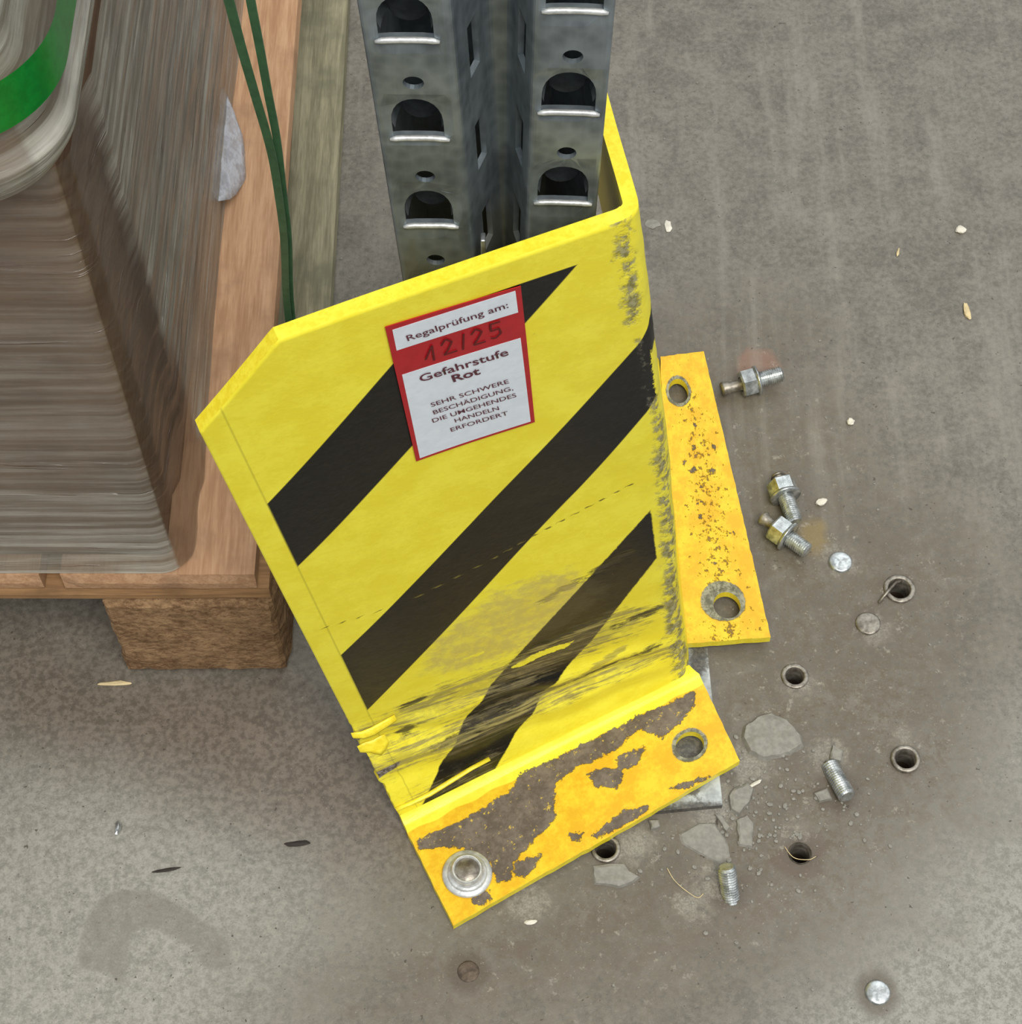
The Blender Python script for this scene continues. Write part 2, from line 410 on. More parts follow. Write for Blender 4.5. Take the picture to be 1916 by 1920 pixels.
def make_footmat(name, speck):
    g = G(name, .38, 0, .5)
    a = g.attr('pa'); b = g.attr('pb')
    cb = g.nt.nodes.new('ShaderNodeCombineXYZ'); g.nt.links.new(a.s, cb.inputs[0]); g.nt.links.new(b.s, cb.inputs[1]); vec = cb.outputs[0]
    n1 = g.noise(vec, 14, 5, .6); n2 = g.noise(vec, 2.4, 5, .72, seed=3); n3 = g.noise(vec, 4.5, 5, .7, seed=5)
    c = g.mix((n1*.6+n2*.4).st(.4, .62), srgb(*PT_A), srgb(*PT_B))
    c = g.mix(g.attr('film').st(-.4, .4), c, g.mix(n1.st(.4, .6), LEMON2, LEMON))
    bare = (g.attr('bare')+(n3-.5)*7+(n2-.5)*4).st(-.35, .35)
    sp = (n2*.55+n3*.45+g.attr('speck')*.01).st(*speck)
    br = g.mix((n1*.5+n2*.5).st(.4, .62), srgb(92, 80, 68), srgb(122, 110, 96))
    br = g.mix(g.noise(vec, 4.0, 5, .75, seed=11).st(.60, .64)*.85, br, srgb(214, 184, 70)); c = g.mix(bare, c, br); c = g.mix(sp*(bare.inv())*.9, c, srgb(118, 88, 40))
    rg = (g.attr('wear')+(n2-.5)*2.4).st(-.4, .4)
    c = g.mix(rg, c, g.mix(n3.st(.4, .6), srgb(96, 94, 74), srgb(158, 156, 132)))
    g.color(c); g.rough((n2-.5)*.2+bare*.18+.38); g.bump((n2-.5)*.2-bare*.7-rg*.5-sp*.4, .0007, .8)
    return g.mat
M_foot = make_footmat('foot_paint_worn_through', (.672, .70))
M_side = make_footmat('foot_paint_speckled', (.55, .60))

def wood_mat(name, c1, c2, c3, axis=1, size=5, rough=.7):
    g = G(name, rough, 0, .3); v = g.coord()
    sc = [1, 1, 1]; sc[axis] = .07
    w = g.noise(g.stretch(v, tuple(sc)), size, 6, .6, .6); w2 = g.noise(g.stretch(v, tuple(sc)), 1.2, 4, .6, seed=3); b = g.noise(v, 40, 4, .6, seed=5)
    c = g.mix((w*.6+w2*.4).st(.36, .64), c1, c2); c = g.mix((b.st(.5, .72))*.6, c, c3)
    k = g.voro(g.stretch(v, tuple([1 if i != axis else .55 for i in range(3)])), 60, seed=2).st(.085, .05)
    c = g.mix(k*.7, c, tuple(t*.35 for t in c1))
    g.color(c); g.bump(w*.6+w2*.6, .0008, .5); return g.mat
M_deck = wood_mat('fresh_softwood', srgb(176, 134, 100), srgb(204, 164, 128), srgb(150, 116, 90))
M_string = wood_mat('rough_softwood', srgb(140, 106, 72), srgb(176, 136, 94), srgb(110, 84, 56), 0)
def make_block():
    g = G('chip_block', .85, 0, .2); v = g.coord(); a = g.noise(g.stretch(v, (.6, .6, 1)), 2.6, 6, .75, .3); b = g.noise(v, 18, 4, .6, seed=3); f = g.noise(v, 1.2, 3, .7, seed=5)
    c = g.mix((a*.6+b*.25+f*.15).st(.38, .62), srgb(116, 86, 60), srgb(182, 148, 110)); c = g.mix(a.st(.62, .72)*.6, c, srgb(84, 60, 42)); c = g.mix(f.st(.68, .74)*.5, c, srgb(216, 190, 150))
    g.color(c); g.bump(a*.8+f*.4, .0018, .9); return g.mat
M_block = make_block()
M_grey = wood_mat('weathered_board', srgb(122, 118, 94), srgb(162, 156, 128), srgb(106, 106, 86), 1, 6)
def simple(name, col, rough=.6, metal=0, spec=.4, var=.12, size=6):
    g = G(name, rough, metal, spec); v = g.coord(); n = g.noise(v, size, 4, .6)
    g.color(g.mix(n.st(.35, .65), tuple(c*(1-var) for c in col), tuple(min(1, c*(1+var)) for c in col))); g.bump(n, .0005, .4); return g.mat
M_chip = simple('broken_concrete', srgb(140, 137, 128), .75, size=3)
M_crumb = simple('white_crumb', srgb(226, 220, 204), .7)
M_red = simple('sticker_red', srgb(176, 22, 34), .35, var=.05)
M_white = simple('sticker_white', srgb(222, 230, 238), .32, var=.03)
M_ink = simple('sticker_ink', srgb(92, 44, 58), .5)
M_pen = simple('pen_ink', srgb(96, 8, 16), .5)
M_strap = simple('green_strap', srgb(78, 122, 86), .35, spec=.6)
M_fleck = simple('dark_fleck', srgb(52, 46, 40), .8)
M_splint = simple('wood_splinter', srgb(216, 196, 150), .7)
M_pin = simple('yellow_plastic', srgb(236, 232, 70), .4)
M_pit = simple('hole_brown', srgb(70, 56, 42), .9)  # dark brown for walls and bottoms of the drilled holes

# ================================================================== floor
HOLES = {  # name: x, y, radius of the drilled hole
    'a': (204.8, 494.6, 6.0), 'b': (197.9, 397.1, 5.4), 'c': (145.9, 443.7, 4.9), 'd': (141.4, 347.7, 5.2), 'e': (46.3, 350.0, 5.3)}
def build_floor():
    bm = curve_plate([(-2600, -1500), (2600, -1500), (2600, 4200), (-2600, 4200)], [circle(x, y, r, 24) for x, y, r in HOLES.values()])
    slice_bm(bm, [-362+i*8.0 for i in range(92)], [236+i*8.0 for i in range(90)])
    P = {
    'dirt': [(76, 655), (158, 655), (176, 569), (212, 529), (236, 509), (220, 376), (177, 337), (133, 305), (74, 286), (-15, 279), (-80, 281), (-51, 310), (11, 326), (77, 376), (113, 404), (92, 465)],
    'brownl': [(-114, 437), (-72, 407), (-49, 348), (-78, 359), (-140, 376), (-190, 404), (-259, 416), (-266, 465), (-199, 440)],
    'ring': [(-204, 322), (-192, 329), (-178, 329), (-162, 323), (-145, 313), (-134, 301), (-131, 290), (-145, 291), (-156, 303), (-171, 311), (-181, 310), (-184, 297), (-178, 279), (-181, 269), (-188, 289), (-205, 292)],
    'rust': [(129, 651), (150, 649), (152, 631), (144, 626), (127, 631)],
    'ochre': [(154, 539), (169, 537), (173, 525), (165, 514), (154, 517)],
    'damp': [(125, 342), (142, 359), (154, 356), (151, 337), (140, 333)],
    'lightr': [(150, 264), (193, 337), (237, 381), (258, 404), (307, 404), (900, 404), (900, 0), (148, 0)],
    'lightl': [(-900, 410), (-284, 404), (-176, 396), (-88, 348), (-40, 307), (-114, 254), (-114, 0), (-900, 0)]}
    L = {'arc1': [(-50, 286), (1, 297), (49, 313), (86, 334)], 'arc2': [(-77, 269), (6, 281), (74, 299), (127, 321)]}
    CR = [[(84, 353), (92, 348), (101, 342)], [(103, 363), (108, 350), (109, 342)], [(117, 404), (126, 397), (145, 401)], [(151, 403), (158, 396), (164, 384)], [(103, 360), (100, 373)]]
    HALO = list(HOLES.values())+[(175, 510.7, 6), (186.3, 474, 7), (172.7, 278.3, 8), (-20.2, 288.6, 7), (163, 381, 9), (105, 329, 7)]
    co = [(v.co.x, v.co.y) for v in bm.verts]
    for v in bm.verts: v.co *= MM
    n0 = len(bm.verts)
    # walls and bottoms of the drilled holes
    for x, y, r in HOLES.values():
        lathe_bm(bm, [(r*1.002, 0), (r, -26), (.01, -26)], 24, x, y)
    bmesh.ops.recalc_face_normals(bm, faces=bm.faces[:])
    bm.verts.ensure_lookup_table()
    co = [(v.co.x/MM, v.co.y/MM) for v in bm.verts]
    me = bpy.data.meshes.new('floor'); bm.to_mesh(me); bm.free()
    for k, p in P.items(): set_attr(me, k, lambda i: sdf(p, *co[i]))
    for k, p in L.items(): set_attr(me, k, lambda i: linesd(p, *co[i]))
    SC = [(158, 400, 9), (100, 372, 12), (148, 440, 8), (175, 512, 9), (98, 336, 8), (60, 352, 10), (120, 395, 10), (190, 470, 8), (140, 360, 6), (88, 322, 8), (200, 410, 5), (10, 322, 9)]
    set_attr(me, 'scrape', lambda i: max(r-math.hypot(co[i][0]-x, co[i][1]-y) for x, y, r in SC))
    set_attr(me, 'crack', lambda i: max(linesd(p, *co[i]) for p in CR))
    set_attr(me, 'halo', lambda i: max(r-math.hypot(co[i][0]-x, co[i][1]-y) for x, y, r in HALO))
    o = mesh_obj('floor', me, [M_floor, M_pit])
    for p in me.polygons:
        if p.center.z < -.001: p.material_index = 1
        elif p.normal.z < 0: p.flip()
    return structure(o)
build_floor()

# ================================================================== the struck guard
guard = empty('column_guard', (60, 420, 0), 'bent yellow and black striped steel column guard in front of the rack post', 'guard')
def adopt(o, root):
    o.data.transform(Matrix.Translation(-root.location)); o.parent = root; return o

def build_face():
    ss = [0, .8]+frange(0.8, GW-10, 2.2)+[GW-10+i*1.6 for i in range(0, 14)]+frange(GW+11, GW+78, 4)+[GW+78]+frange(GW+78, GW+GB, 5)+[GW+GB]
    ss = sorted(set(round(s, 3) for s in ss))
    T = 5.2
    bm = bmesh.new(); la = bm.verts.layers.float.new('pa'); lb = bm.verts.layers.float.new('pb')
    low = [i*2.5 for i in range(0, 49)]
    outer = []; inner = []
    for s in ss:
        vm = guard_vmax(s)
        vs = [v for v in low]+[120+(vm-120)*i/110 for i in range(1, 111)]
        co, ci = [], []
        for v in vs:
            p = Vector(guard_outer(s, v)); du = Vector(guard_outer(s+.6, v))-Vector(guard_outer(s-.6, v)); dv = Vector(guard_outer(s, v+.6))-Vector(guard_outer(s, v-.6))
            n = dv.cross(du).normalized()        # into the angle, away from the outer side
            # ragged dents along the free edge where the creases end, and battered fold
            w = math.exp(-s/9.0)*math.exp(-((v-48)/42)**2)
            p += (Vector((.9, .42, 0))*(2.6*w*(mnoise.noise(Vector((v*.16, 3, 0)))+.1)))
            f = math.exp(-((s-GW)/9)**2)*(0.25+.75*math.exp(-((v-90)/130)**2))
            p += n*(f*1.3*(mnoise.noise(Vector((s*.12, v*.09, 5)))+.6*mnoise.noise(Vector((s*.3, v*.3, 9)))))
            p += n*(.35*mnoise.noise(Vector((s*.02, v*.015, 1))))
            a = bm.verts.new(p*MM); b = bm.verts.new((p+n*T)*MM)
            for q in (a, b): q[la] = s; q[lb] = v
            co.append(a); ci.append(b)
        outer.append(co); inner.append(ci)
    nS, nV = len(ss), len(outer[0]); edge = []
    for i in range(nS-1):
        for j in range(nV-1):
            bm.faces.new((outer[i][j], outer[i+1][j], outer[i+1][j+1], outer[i][j+1])).material_index = 0
            bm.faces.new((inner[i][j+1], inner[i+1][j+1], inner[i+1][j], inner[i][j])).material_index = 1
        bm.faces.new((outer[i][-1], outer[i+1][-1], inner[i+1][-1], inner[i][-1])).material_index = 1
        bm.faces.new((inner[i][0], inner[i+1][0], outer[i+1][0], outer[i][0])).material_index = 1
    for j in range(nV-1):
        bm.faces.new((inner[0][j], outer[0][j], outer[0][j+1], inner[0][j+1])).material_index = 1
        bm.faces.new((outer[-1][j], inner[-1][j], inner[-1][j+1], outer[-1][j+1])).material_index = 1
    bmesh.ops.recalc_face_normals(bm, faces=bm.faces[:])
    me = bpy.data.meshes.new('bent_sheet'); bm.to_mesh(me)
    pa = [v[la] for v in bm.verts]; pb = [v[lb] for v in bm.verts]; bm.free()
    A = lambda name, fn: set_attr(me, name, lambda i: fn(pa[i], pb[i]))
    creases = [[(6, 78), (30, 80), (70, 84), (134, 100)], [(4, 47), (40, 46), (83, 49), (148, 52)], [(14, 9), (50, 8)]]
    A('rub', lambda x, y: max(linesd(creases[0], x, y)+13*min(1, x/60+.3), linesd(creases[1], x, y)+9, linesd(creases[2], x, y)+4))
    marks = [[(20, 63), (24, 66)], [(26, 88), (34, 90)], [(76, 94), (92, 106), (126, 112)], [(30, 44), (150, 62)], [(18, 6), (44, 12)], [(130, 100), (152, 104)], [(100, 150), (140, 170)]]
    A('dark', lambda x, y: max(linesd(p, x, y) for p in marks)+1.4)
    A('pale', lambda x, y: sdf([(40, 118), (52, 150), (80, 172), (112, 172), (128, 140), (100, 112), (60, 104)], x, y))
    A('scr', lambda x, y: linesd([(4.6, 193.8), (42.7, 192.1), (81.6, 203.2), (146.8, 230.4)], x, y))
    def fold(x, y):
        c = 162 if y < 290 else 157
        return (4.6 if y < 130 else 3.0 if y < 250 else 1.2 if y < 330 else 1.2)-abs(x-c)*(1 if x < c else 1.1) - (4 if 290 < y < 340 else 0)
    A('fold', fold)
    A('isle', lambda x, y: max(sdf([(77, 91), (86, 97), (96, 99), (110, 99), (106, 94), (92, 93), (84, 88)], x, y), sdf([(52, 118), (70, 119), (66, 116)], x, y)))
    A('olive', lambda x, y: max(linesd([(8, 42), (50, 44), (83, 49), (110, 60), (132, 74)], x, y)+2.6, linesd([(24, 84), (60, 90), (84, 96)], x, y)+1.8, linesd([(80, 100), (112, 106), (138, 112)], x, y)+1.6))
    A('gap', lambda x, y: max(sdf([(-3, 36), (10, 40), (14, 46), (6, 44), (-3, 43)], x, y), sdf([(-3, 68), (3, 73), (0, 79), (-3, 80)], x, y)))
    o = mesh_obj('bent_sheet', me, [M_face, M_edge], smooth=True)
    for p in me.polygons: p.use_smooth = p.material_index == 0
    o['label'] = 'bent front and side sheet with lemon film and black diagonal bars'
    return adopt(o, guard)
build_face()

def sheet_solid(name, bm, fn, thick, mats, parent, attrs):
    """bm: flat mm mesh -> curved solid; fn(a,b)->mm point; attrs {name: f(a,b)}"""
    base = [(v.co.x, v.co.y) for v in bm.verts]; n = len(base)
    bm.verts.ensure_lookup_table(); bm.verts.index_update()
    faces = [[v.index for v in f.verts] for f in bm.faces]
    # consistent orientation
    out = []
    for f in faces:
        ar = sum(base[f[i]][0]*base[f[(i+1) % len(f)]][1]-base[f[(i+1) % len(f)]][0]*base[f[i]][1] for i in range(len(f)))
        out.append(f if ar > 0 else f[::-1])
    cnt = {}
    for f in out:
        for i in range(len(f)): cnt[(f[i], f[(i+1) % len(f)])] = 1
    verts = []; dn = []
    for a, b in base:
        p = Vector(fn(a, b)); verts.append(p*MM)
    for a, b in base: 
        p = Vector(fn(a, b)); t = thick(a, b) if callable(thick) else thick
        verts.append((p+(t if isinstance(t, Vector) else Vector((0, 0, -t))))*MM)
    F = out+[[i+n for i in f[::-1]] for f in out]; nf = len(out)
    side = [(a, b) for (a, b) in cnt if (b, a) not in cnt]
    F += [[b, a, a+n, b+n] for a, b in side]
    me = bpy.data.meshes.new(name); me.from_pydata([tuple(v) for v in verts], [], F); bm.free()
    for i, p in enumerate(me.polygons): p.material_index = 0 if i < nf else (len(mats)-1)
    pa = [b[0] for b in base]*2; pb = [b[1] for b in base]*2
    set_attr(me, 'pa', lambda i: pa[i]); set_attr(me, 'pb', lambda i: pb[i])
    for k, f in attrs.items(): set_attr(me, k, lambda i: f(pa[i], pb[i]))
    b2 = bmesh.new(); b2.from_mesh(me); bmesh.ops.recalc_face_normals(b2, faces=b2.faces[:]); b2.to_mesh(me); b2.free()
    o = mesh_obj(name, me, mats)
    if parent: adopt(o, parent)
    return o

def rag(poly, step, amp, seed):
    out = []
    for i, (x1, y1) in enumerate(poly):
        x2, y2 = poly[(i+1) % len(poly)]; L = math.hypot(x2-x1, y2-y1); k = max(1, int(L/step))
        for j in range(k):
            t = j/k; nx, ny = -(y2-y1)/L, (x2-x1)/L
            d = amp*mnoise.noise(Vector((i*7.3+t*L*.3, seed, 0))) if j else 0
            out.append((x1+(x2-x1)*t+nx*d, y1+(y2-y1)*t+ny*d))
    return out
BARE = [[(1.9, 13.3), (12.6, 14.0), (34.2, 15.3), (56.9, 11.8), (63.0, 6.9), (85.0, 8.1), (110.4, 8.3), (129.9, 7.8), (151.0, 9.7), (162.7, 9.8), (158.1, 17.1), (145.9, 23.5), (135.5, 26.2), (127.6, 15.4), (119.4, 16.5), (111.7, 19.2), (102.5, 19.6), (88.1, 17.7), (76.8, 20.3), (70.7, 30.5), (68.6, 37.5), (59.6, 40.3), (49.2, 43.6), (39.4, 48.3), (34.0, 54.2), (27.7, 51.8), (30.2, 41.7), (24.3, 33.3), (19.0, 26.5), (10.2, 21.7), (0.7, 18.4)],
 [(110.1, 22.6), (125.3, 25.9), (116.4, 33.7), (107.3, 31.1)], [(92.8, 24.0), (103.4, 25.9), (110.3, 32.9), (103.6, 38.8), (93.6, 32.9)],
 [(40.9, 47.9), (54.6, 50.7), (47.7, 54.4), (41.3, 57.2), (37.4, 52.3)], [(70.9, 48.3), (77.1, 51.3), (74.3, 54.4), (70.4, 52.0)],
 [(101.3, 51.5), (113.3, 56.1), (106.7, 59.0), (82.7, 58.1), (80.2, 55.2)], [(24.3, 53.7), (20.5, 59.0), (14.2, 56.6), (11.3, 52.5)], [(126.3, 53.5), (141.7, 56.7), (148.0, 59.9), (133.0, 58.4)]]
def foot_fn(a, b):
    p = foot_pt(a, b)
    k = max(0.0, (5-b)/5.0)
    return (p[0], p[1], p[2]+2.2*k*k + .5*math.sin(a*.05)*b/60)
bm = curve_plate(rag([(0, -3.5), (164, -3.5), (168, 2), (164.5, 60), (0, 60)], 4, .5, 2), [circle(145.9, 37.3, 7.6, 28)])
slice_bm(bm, frange(-1, 169, 2.0), frange(-4, 62, 2.0))
front_foot = sheet_solid('front_foot', bm, foot_fn, lambda a, b: 5.0 if a > 90 else 5.0, [M_foot, M_edge], guard, {
    'bare': lambda a, b: max(sdf(p, a, b) for p in BARE), 'film': lambda a, b: 8.2-b-.6*math.sin(a*.3),
    'speck': lambda a, b: 6-min(12, math.hypot((a-98)*.6, b-28)*.35), 'wear': lambda a, b: 9.6-math.hypot(a-145.9, b-37.3)})
front_foot['label'] = 'front foot flange with yellow paint scraped down to brown steel'
CH = [(60.4, 18.5), (61.8, 33.6), (46.5, 22.5), (69.5, 10.4), (75.4, 15.9), (77.1, 29.0), (85.5, 21.0), (95.6, 15.4), (105.2, 16.1), (134.3, 19.1), (116.1, 33.8)]
bm = curve_plate(rag([(-2, 1.5), (-2, 42.5), (180, 41.5), (180, -2), (70, -2), (10, 0)][::-1], 4, .8, 6), [circle(22.7, 13.5, 8.3, 28), circle(159.5, 22.5, 7.8, 28, 7.2)])
slice_bm(bm, frange(-3, 181, 2.5), frange(-3, 44, 2.5))
side_foot = sheet_solid('side_foot', bm, side_foot_pt, 5.0, [M_side, M_edge], guard, {
    'bare': lambda a, b: max(1.6-math.hypot(a-x, (b-y)*.8) for x, y in CH), 'film': lambda a, b: -5,
    'speck': lambda a, b: 4-abs(b-22)*.45-max(0, (40-a)*.2), 'wear': lambda a, b: max(10.6-math.hypot(a-22.7, b-13.5), 12.0-math.hypot(a-156.8, b-20.8))})
side_foot['label'] = 'side foot flange with speckled yellow paint and two empty bolt holes'

# film torn loose from the sheet
def torn(pts, w, lift, label):
    bm = bmesh.new(); V = []
    def P(s, v, h):
        p = Vector(guard_outer(s, v)); du = Vector(guard_outer(s+.6, v))-Vector(guard_outer(s-.6, v)); dv = Vector(guard_outer(s, v+.6))-Vector(guard_outer(s, v-.6))
        return (p-dv.cross(du).normalized()*h)*MM
    for i, (s, v) in enumerate(pts):
        k = w*(.6+.5*mnoise.noise(Vector((s*.3, v*.2, 4)))+.35*math.sin(math.pi*i/(len(pts)-1)))
        V.append([bm.verts.new(P(s, v-k*j/4, .5+lift*math.sin(math.pi*.62*j/4))) for j in range(5)])
    for A, B in zip(V, V[1:]):
        for j in range(4): bm.faces.new((A[j], B[j], B[j+1], A[j+1]))
    o = bm_obj('torn_film', bm, M_edge, None, True); s = o.modifiers.new('t', 'SOLIDIFY'); s.thickness = .0003
    adopt(o, guard); o['label'] = label
torn([(-1.5, 80), (3, 79), (8, 80), (14, 82), (20, 84)], 5, 1.6, 'flap of film peeling at the upper crease')
torn([(-2.0, 66), (2, 67), (6, 66), (9, 67.5), (12, 68)], 10, 1.8, 'ragged flap of film on the left edge')
torn([(0, 11), (8, 10.5), (18, 11), (30, 13.5), (42, 15.5), (52, 16.5)], 2.0, 1.8, 'peeled thread of film along the lowest crease')

# inspection sticker on the front face
def on_face(s, v, h):
    p = Vector(guard_outer(s, v)); du = Vector(guard_outer(s+.6, v))-Vector(guard_outer(s-.6, v)); dv = Vector(guard_outer(s, v+.6))-Vector(guard_outer(s, v-.6))
    return p-dv.cross(du).normalized()*h + dv.cross(du).normalized()*(.35*mnoise.noise(Vector((s*.02, v*.015, 1))))*1
def face_panel(name, q, h, th, mat, parent):
    """q: four (s,v) corners TL,TR,BR,BL"""
    bm = bmesh.new(); n = 10; V = {}
    for i in range(n+1):
        for j in range(n+1):
            u, w = i/n, j/n
            s = (1-w)*((1-u)*q[0][0]+u*q[1][0])+w*((1-u)*q[3][0]+u*q[2][0]); v = (1-w)*((1-u)*q[0][1]+u*q[1][1])+w*((1-u)*q[3][1]+u*q[2][1])
            V[i, j, 0] = bm.verts.new(on_face(s, v, h)*MM); V[i, j, 1] = bm.verts.new(on_face(s, v, h-th)*MM)
    for i in range(n):
        for j in range(n):
            bm.faces.new([V[i, j, 0], V[i, j+1, 0], V[i+1, j+1, 0], V[i+1, j, 0]]); bm.faces.new([V[i, j, 1], V[i+1, j, 1], V[i+1, j+1, 1], V[i, j+1, 1]])
        for (a, b) in (((i, 0), (i+1, 0)), ((i+1, n), (i, n)), ((0, i+1), (0, i)), ((n, i), (n, i+1))):
            bm.faces.new([V[(*a, 0)], V[(*b, 0)], V[(*b, 1)], V[(*a, 1)]])
    o = bm_obj(name, bm, mat)
    adopt(o, guard)
    if parent is not guard: o.parent = parent
    return o
sticker = face_panel('inspection_sticker', [(69.8, 387.4), (117.8, 384.6), (111.9, 299.8), (65.2, 299.9)], .75, .35, M_red, guard)
sticker['label'] = 'red and white German rack inspection sticker'
face_panel('white_field', [(71.8, 384.7), (115.6, 383.2), (114.9, 371.0), (71.0, 372.6)], .85, .2, M_white, sticker)
face_panel('white_field', [(70.2, 357.6), (113.7, 356.0), (110.4, 301.3), (66.8, 301.4)], .85, .2, M_white, sticker)
def lettering(name, txt, p0, p1, height, mat, bold=.02):
    """text mesh laid on the face, its baseline running from p0 to p1 (s, v mm)"""
    cu = bpy.data.curves.new('tmp', 'FONT'); cu.body = txt; cu.size = 1; cu.offset = bold; cu.resolution_u = 3
    o = bpy.data.objects.new('tmp', cu); C.objects.link(o)
    dg = bpy.context.evaluated_depsgraph_get(); dg.update()
    me = bpy.data.meshes.new_from_object(o.evaluated_get(dg)); bpy.data.objects.remove(o); bpy.data.curves.remove(cu)
    xs = [v.co.x for v in me.vertices]; x0, x1 = min(xs), max(xs)
    dx, dy = p1[0]-p0[0], p1[1]-p0[1]; L = math.hypot(dx, dy)
    for v in me.vertices:
        t = (v.co.x-x0)/(x1-x0); h = v.co.y/.70*height
        v.co = on_face(p0[0]+dx*t-.045*h, p0[1]+dy*t+h, 1.2)*MM
    o = mesh_obj(name, me, mat); adopt(o, guard); o.parent = sticker; return o
lettering('printed_line', 'Regalprüfung am:', (75.6, 376.2), (112.0, 375.9), 3.4, M_ink, .006)
lettering('printed_line', 'Gefahrstufe', (75.6, 350.0), (108.2, 348.8), 4.4, M_ink, .012)
lettering('printed_line', 'Rot', (86.6, 343.4), (96.8, 343.0), 4.4, M_ink, .025)
for t, a, b, v in (('SEHR SCHWERE', 77.0, 106.3, 332.6), ('BESCHÄDIGUNG,', 77.0, 107.2, 327.4), ('DIE UMGEHENDES', 75.8, 107.8, 322.3), ('HANDELN', 83.6, 100.4, 317.4), ('ERFORDERT', 81.2, 103.2, 312.3)):
    lettering('printed_line', t, (a-.4, v), (b-.4, v-1.1), 2.7, M_ink, .004)
# the inspector's handwriting "12 / 25" as thin pen strokes
def pen(strokes):
    bm = bmesh.new()
    for st in strokes:
        for (x1, y1), (x2, y2) in zip(st, st[1:]):
            L = math.hypot(x2-x1, y2-y1) or 1; nx, ny = -(y2-y1)/L*.38, (x2-x1)/L*.38
            bm.faces.new([bm.verts.new(on_face(x, y, 1.15)*MM) for x, y in ((x1+nx, y1+ny), (x2+nx, y2+ny), (x2-nx, y2-ny), (x1-nx, y1-ny))])
    o = bm_obj('pen_writing', bm, M_pen); adopt(o, guard); o.parent = sticker
pen([[(79.5, 362), (83, 369), (82.3, 360)], [(86, 367), (88, 370), (90, 367.5), (88, 363.5), (86.2, 361.2), (91, 361.2)], [(94.6, 369.6), (93, 360.6)],
     [(97, 367.5), (99, 370), (101, 367.5), (99, 364), (97, 361.2), (101.4, 361)], [(108, 369.6), (104.4, 369.8), (104, 365.8), (107, 366), (107.4, 363), (105, 361), (103.4, 362)]])

# expansion anchor still holding the front foot
def hex_anchor(name, loc, label, group=None, rot=(0, 0, 0)):
    r = empty(name, loc, label, 'bolt', group, rot)
    bm = bmesh.new(); lathe_bm(bm, [(.1, 0), (12.0, 0), (12.2, .8), (11.6, 1.7), (9.6, 2.2), (.1, 2.4)], 40); bm_obj('washer', bm, M_lip, r, True)
    bm = bmesh.new(); rings = lathe_bm(bm, [(.1, 2.0), (9.8, 2.1), (9.2, 3.0), (8.3, 3.6), (7.6, 4.4)], 36)
    lathe_bm(bm, [(7.6, 4.0), (7.5, 7.0), (7.0, 7.8), (6.4, 7.8), (5.9, 7.0)], 36); bm_obj('flanged_nut', bm, M_lip, r)
    bm = bmesh.new(); lathe_bm(bm, [(6.2, 6.6), (5.8, 7.1), (.1, 7.0)], 24); bm_obj('stud_end', bm, M_sleeve, r, True)
    return r
fp = foot_fn(17, 41.1)
hex_anchor('anchor_bolt', (fp[0], fp[1], fp[2]+.05), 'shiny zinc anchor bolt with washer, the only one still holding the yellow front foot')

# ================================================================== rack upright and its base plate
post = empty('rack_upright', (0, 460, 4), 'galvanised perforated pallet-rack upright standing behind the yellow guard', 'rack post')
def prof(z):
    lx = 0 if z < 300 else 1
    zz = max(z, 300.0)
    l0, l1 = -39.2-(zz-350)*.0527, -12.9-(zz-350)*.0400
    r0, r1 = 5.2+(zz-371)*.0155, 29.7+(zz-389)*.0215
    return [(l0+30, 491), (l0+3, 492), (l0, 430.5), (l1, 430.0), (l1+9, 455), (r0-6.5, 455), (r0, 430), (r1, 430), (r1-5.5, 452), (r1-14, 484), (r1-36, 486)]
TS = [-89, -62, 0, 27, 53, 61, 87, 112, 135, 168, 190]
def prof_pt(t, z):
    P = prof(z)
    def at(q):
        for i in range(len(TS)-1):
            if q <= TS[i+1] or i == len(TS)-2:
                k = (q-TS[i])/(TS[i+1]-TS[i]); a, b = P[i], P[i+1]
                return (a[0]+(b[0]-a[0])*k, a[1]+(b[1]-a[1])*k)
    pts = [at(t+d) for d in (-2.2, -1.1, 0, 1.1, 2.2)]
    x = sum(p[0] for p in pts)/5; y = sum(p[1] for p in pts)/5
    # dished rims round the punched slots
    for (cx, zb, w, h) in DS:
        ex, ez = (t-cx)/(w*.5+3.2), (z-(zb+h*.5))/(h*.5+3.0)
        q = ex*ex*ex*ex+ez*ez*ez*ez
        if q < 1.0 and 0 < t < 112: y += 1.6*(1-q)
    # small buckles near the bottom
    y += .8*mnoise.noise(Vector((t*.03, z*.015, 2)))
    return (x, y, z)
PITCH = 44.5
DS = []
for k in range(-8, 4):
    DS.append((13.2, 425.5+k*PITCH, 16.5, 17.0)); DS.append((99.2, 438.0+k*PITCH, 17.5, 17.0))
def dshape(cx, zb, w, h):
    pts = [(cx-w/2, zb), (cx+w/2, zb)]
    for i in range(0, 13):
        a = math.pi*i/12; pts.append((cx+w/2*math.cos(a)*(1 if abs(math.cos(a)) < .99 else 1), zb+h*.42+h*.58*math.sin(a)))
    return pts
holes = [dshape(*d) for d in DS]
for k in range(-8, 4):
    holes.append(circle(13.6, 406.5+k*PITCH, 3.3, 16, 2.9)); holes.append(circle(99.6, 418.5+k*PITCH, 3.3, 16, 2.9))
    holes.append([(38, 398+k*PITCH), (46, 398+k*PITCH), (46, 420+k*PITCH), (38, 420+k*PITCH)])
    holes.append([(70, 402+k*PITCH), (79, 402+k*PITCH), (79, 424+k*PITCH), (70, 424+k*PITCH)])
holes = [h for h in holes if min(p[1] for p in h) > 12 and max(p[1] for p in h) < 556]
DS = [d for d in DS if d[1] > 12 and d[1]+17 < 556]
bm = curve_plate([(-89, 7), (190, 7), (190, 560), (-89, 560)], holes)
xs = []
for t in TS[1:-1]: xs += [t-2.2, t-1.1, t, t+1.1, t+2.2]
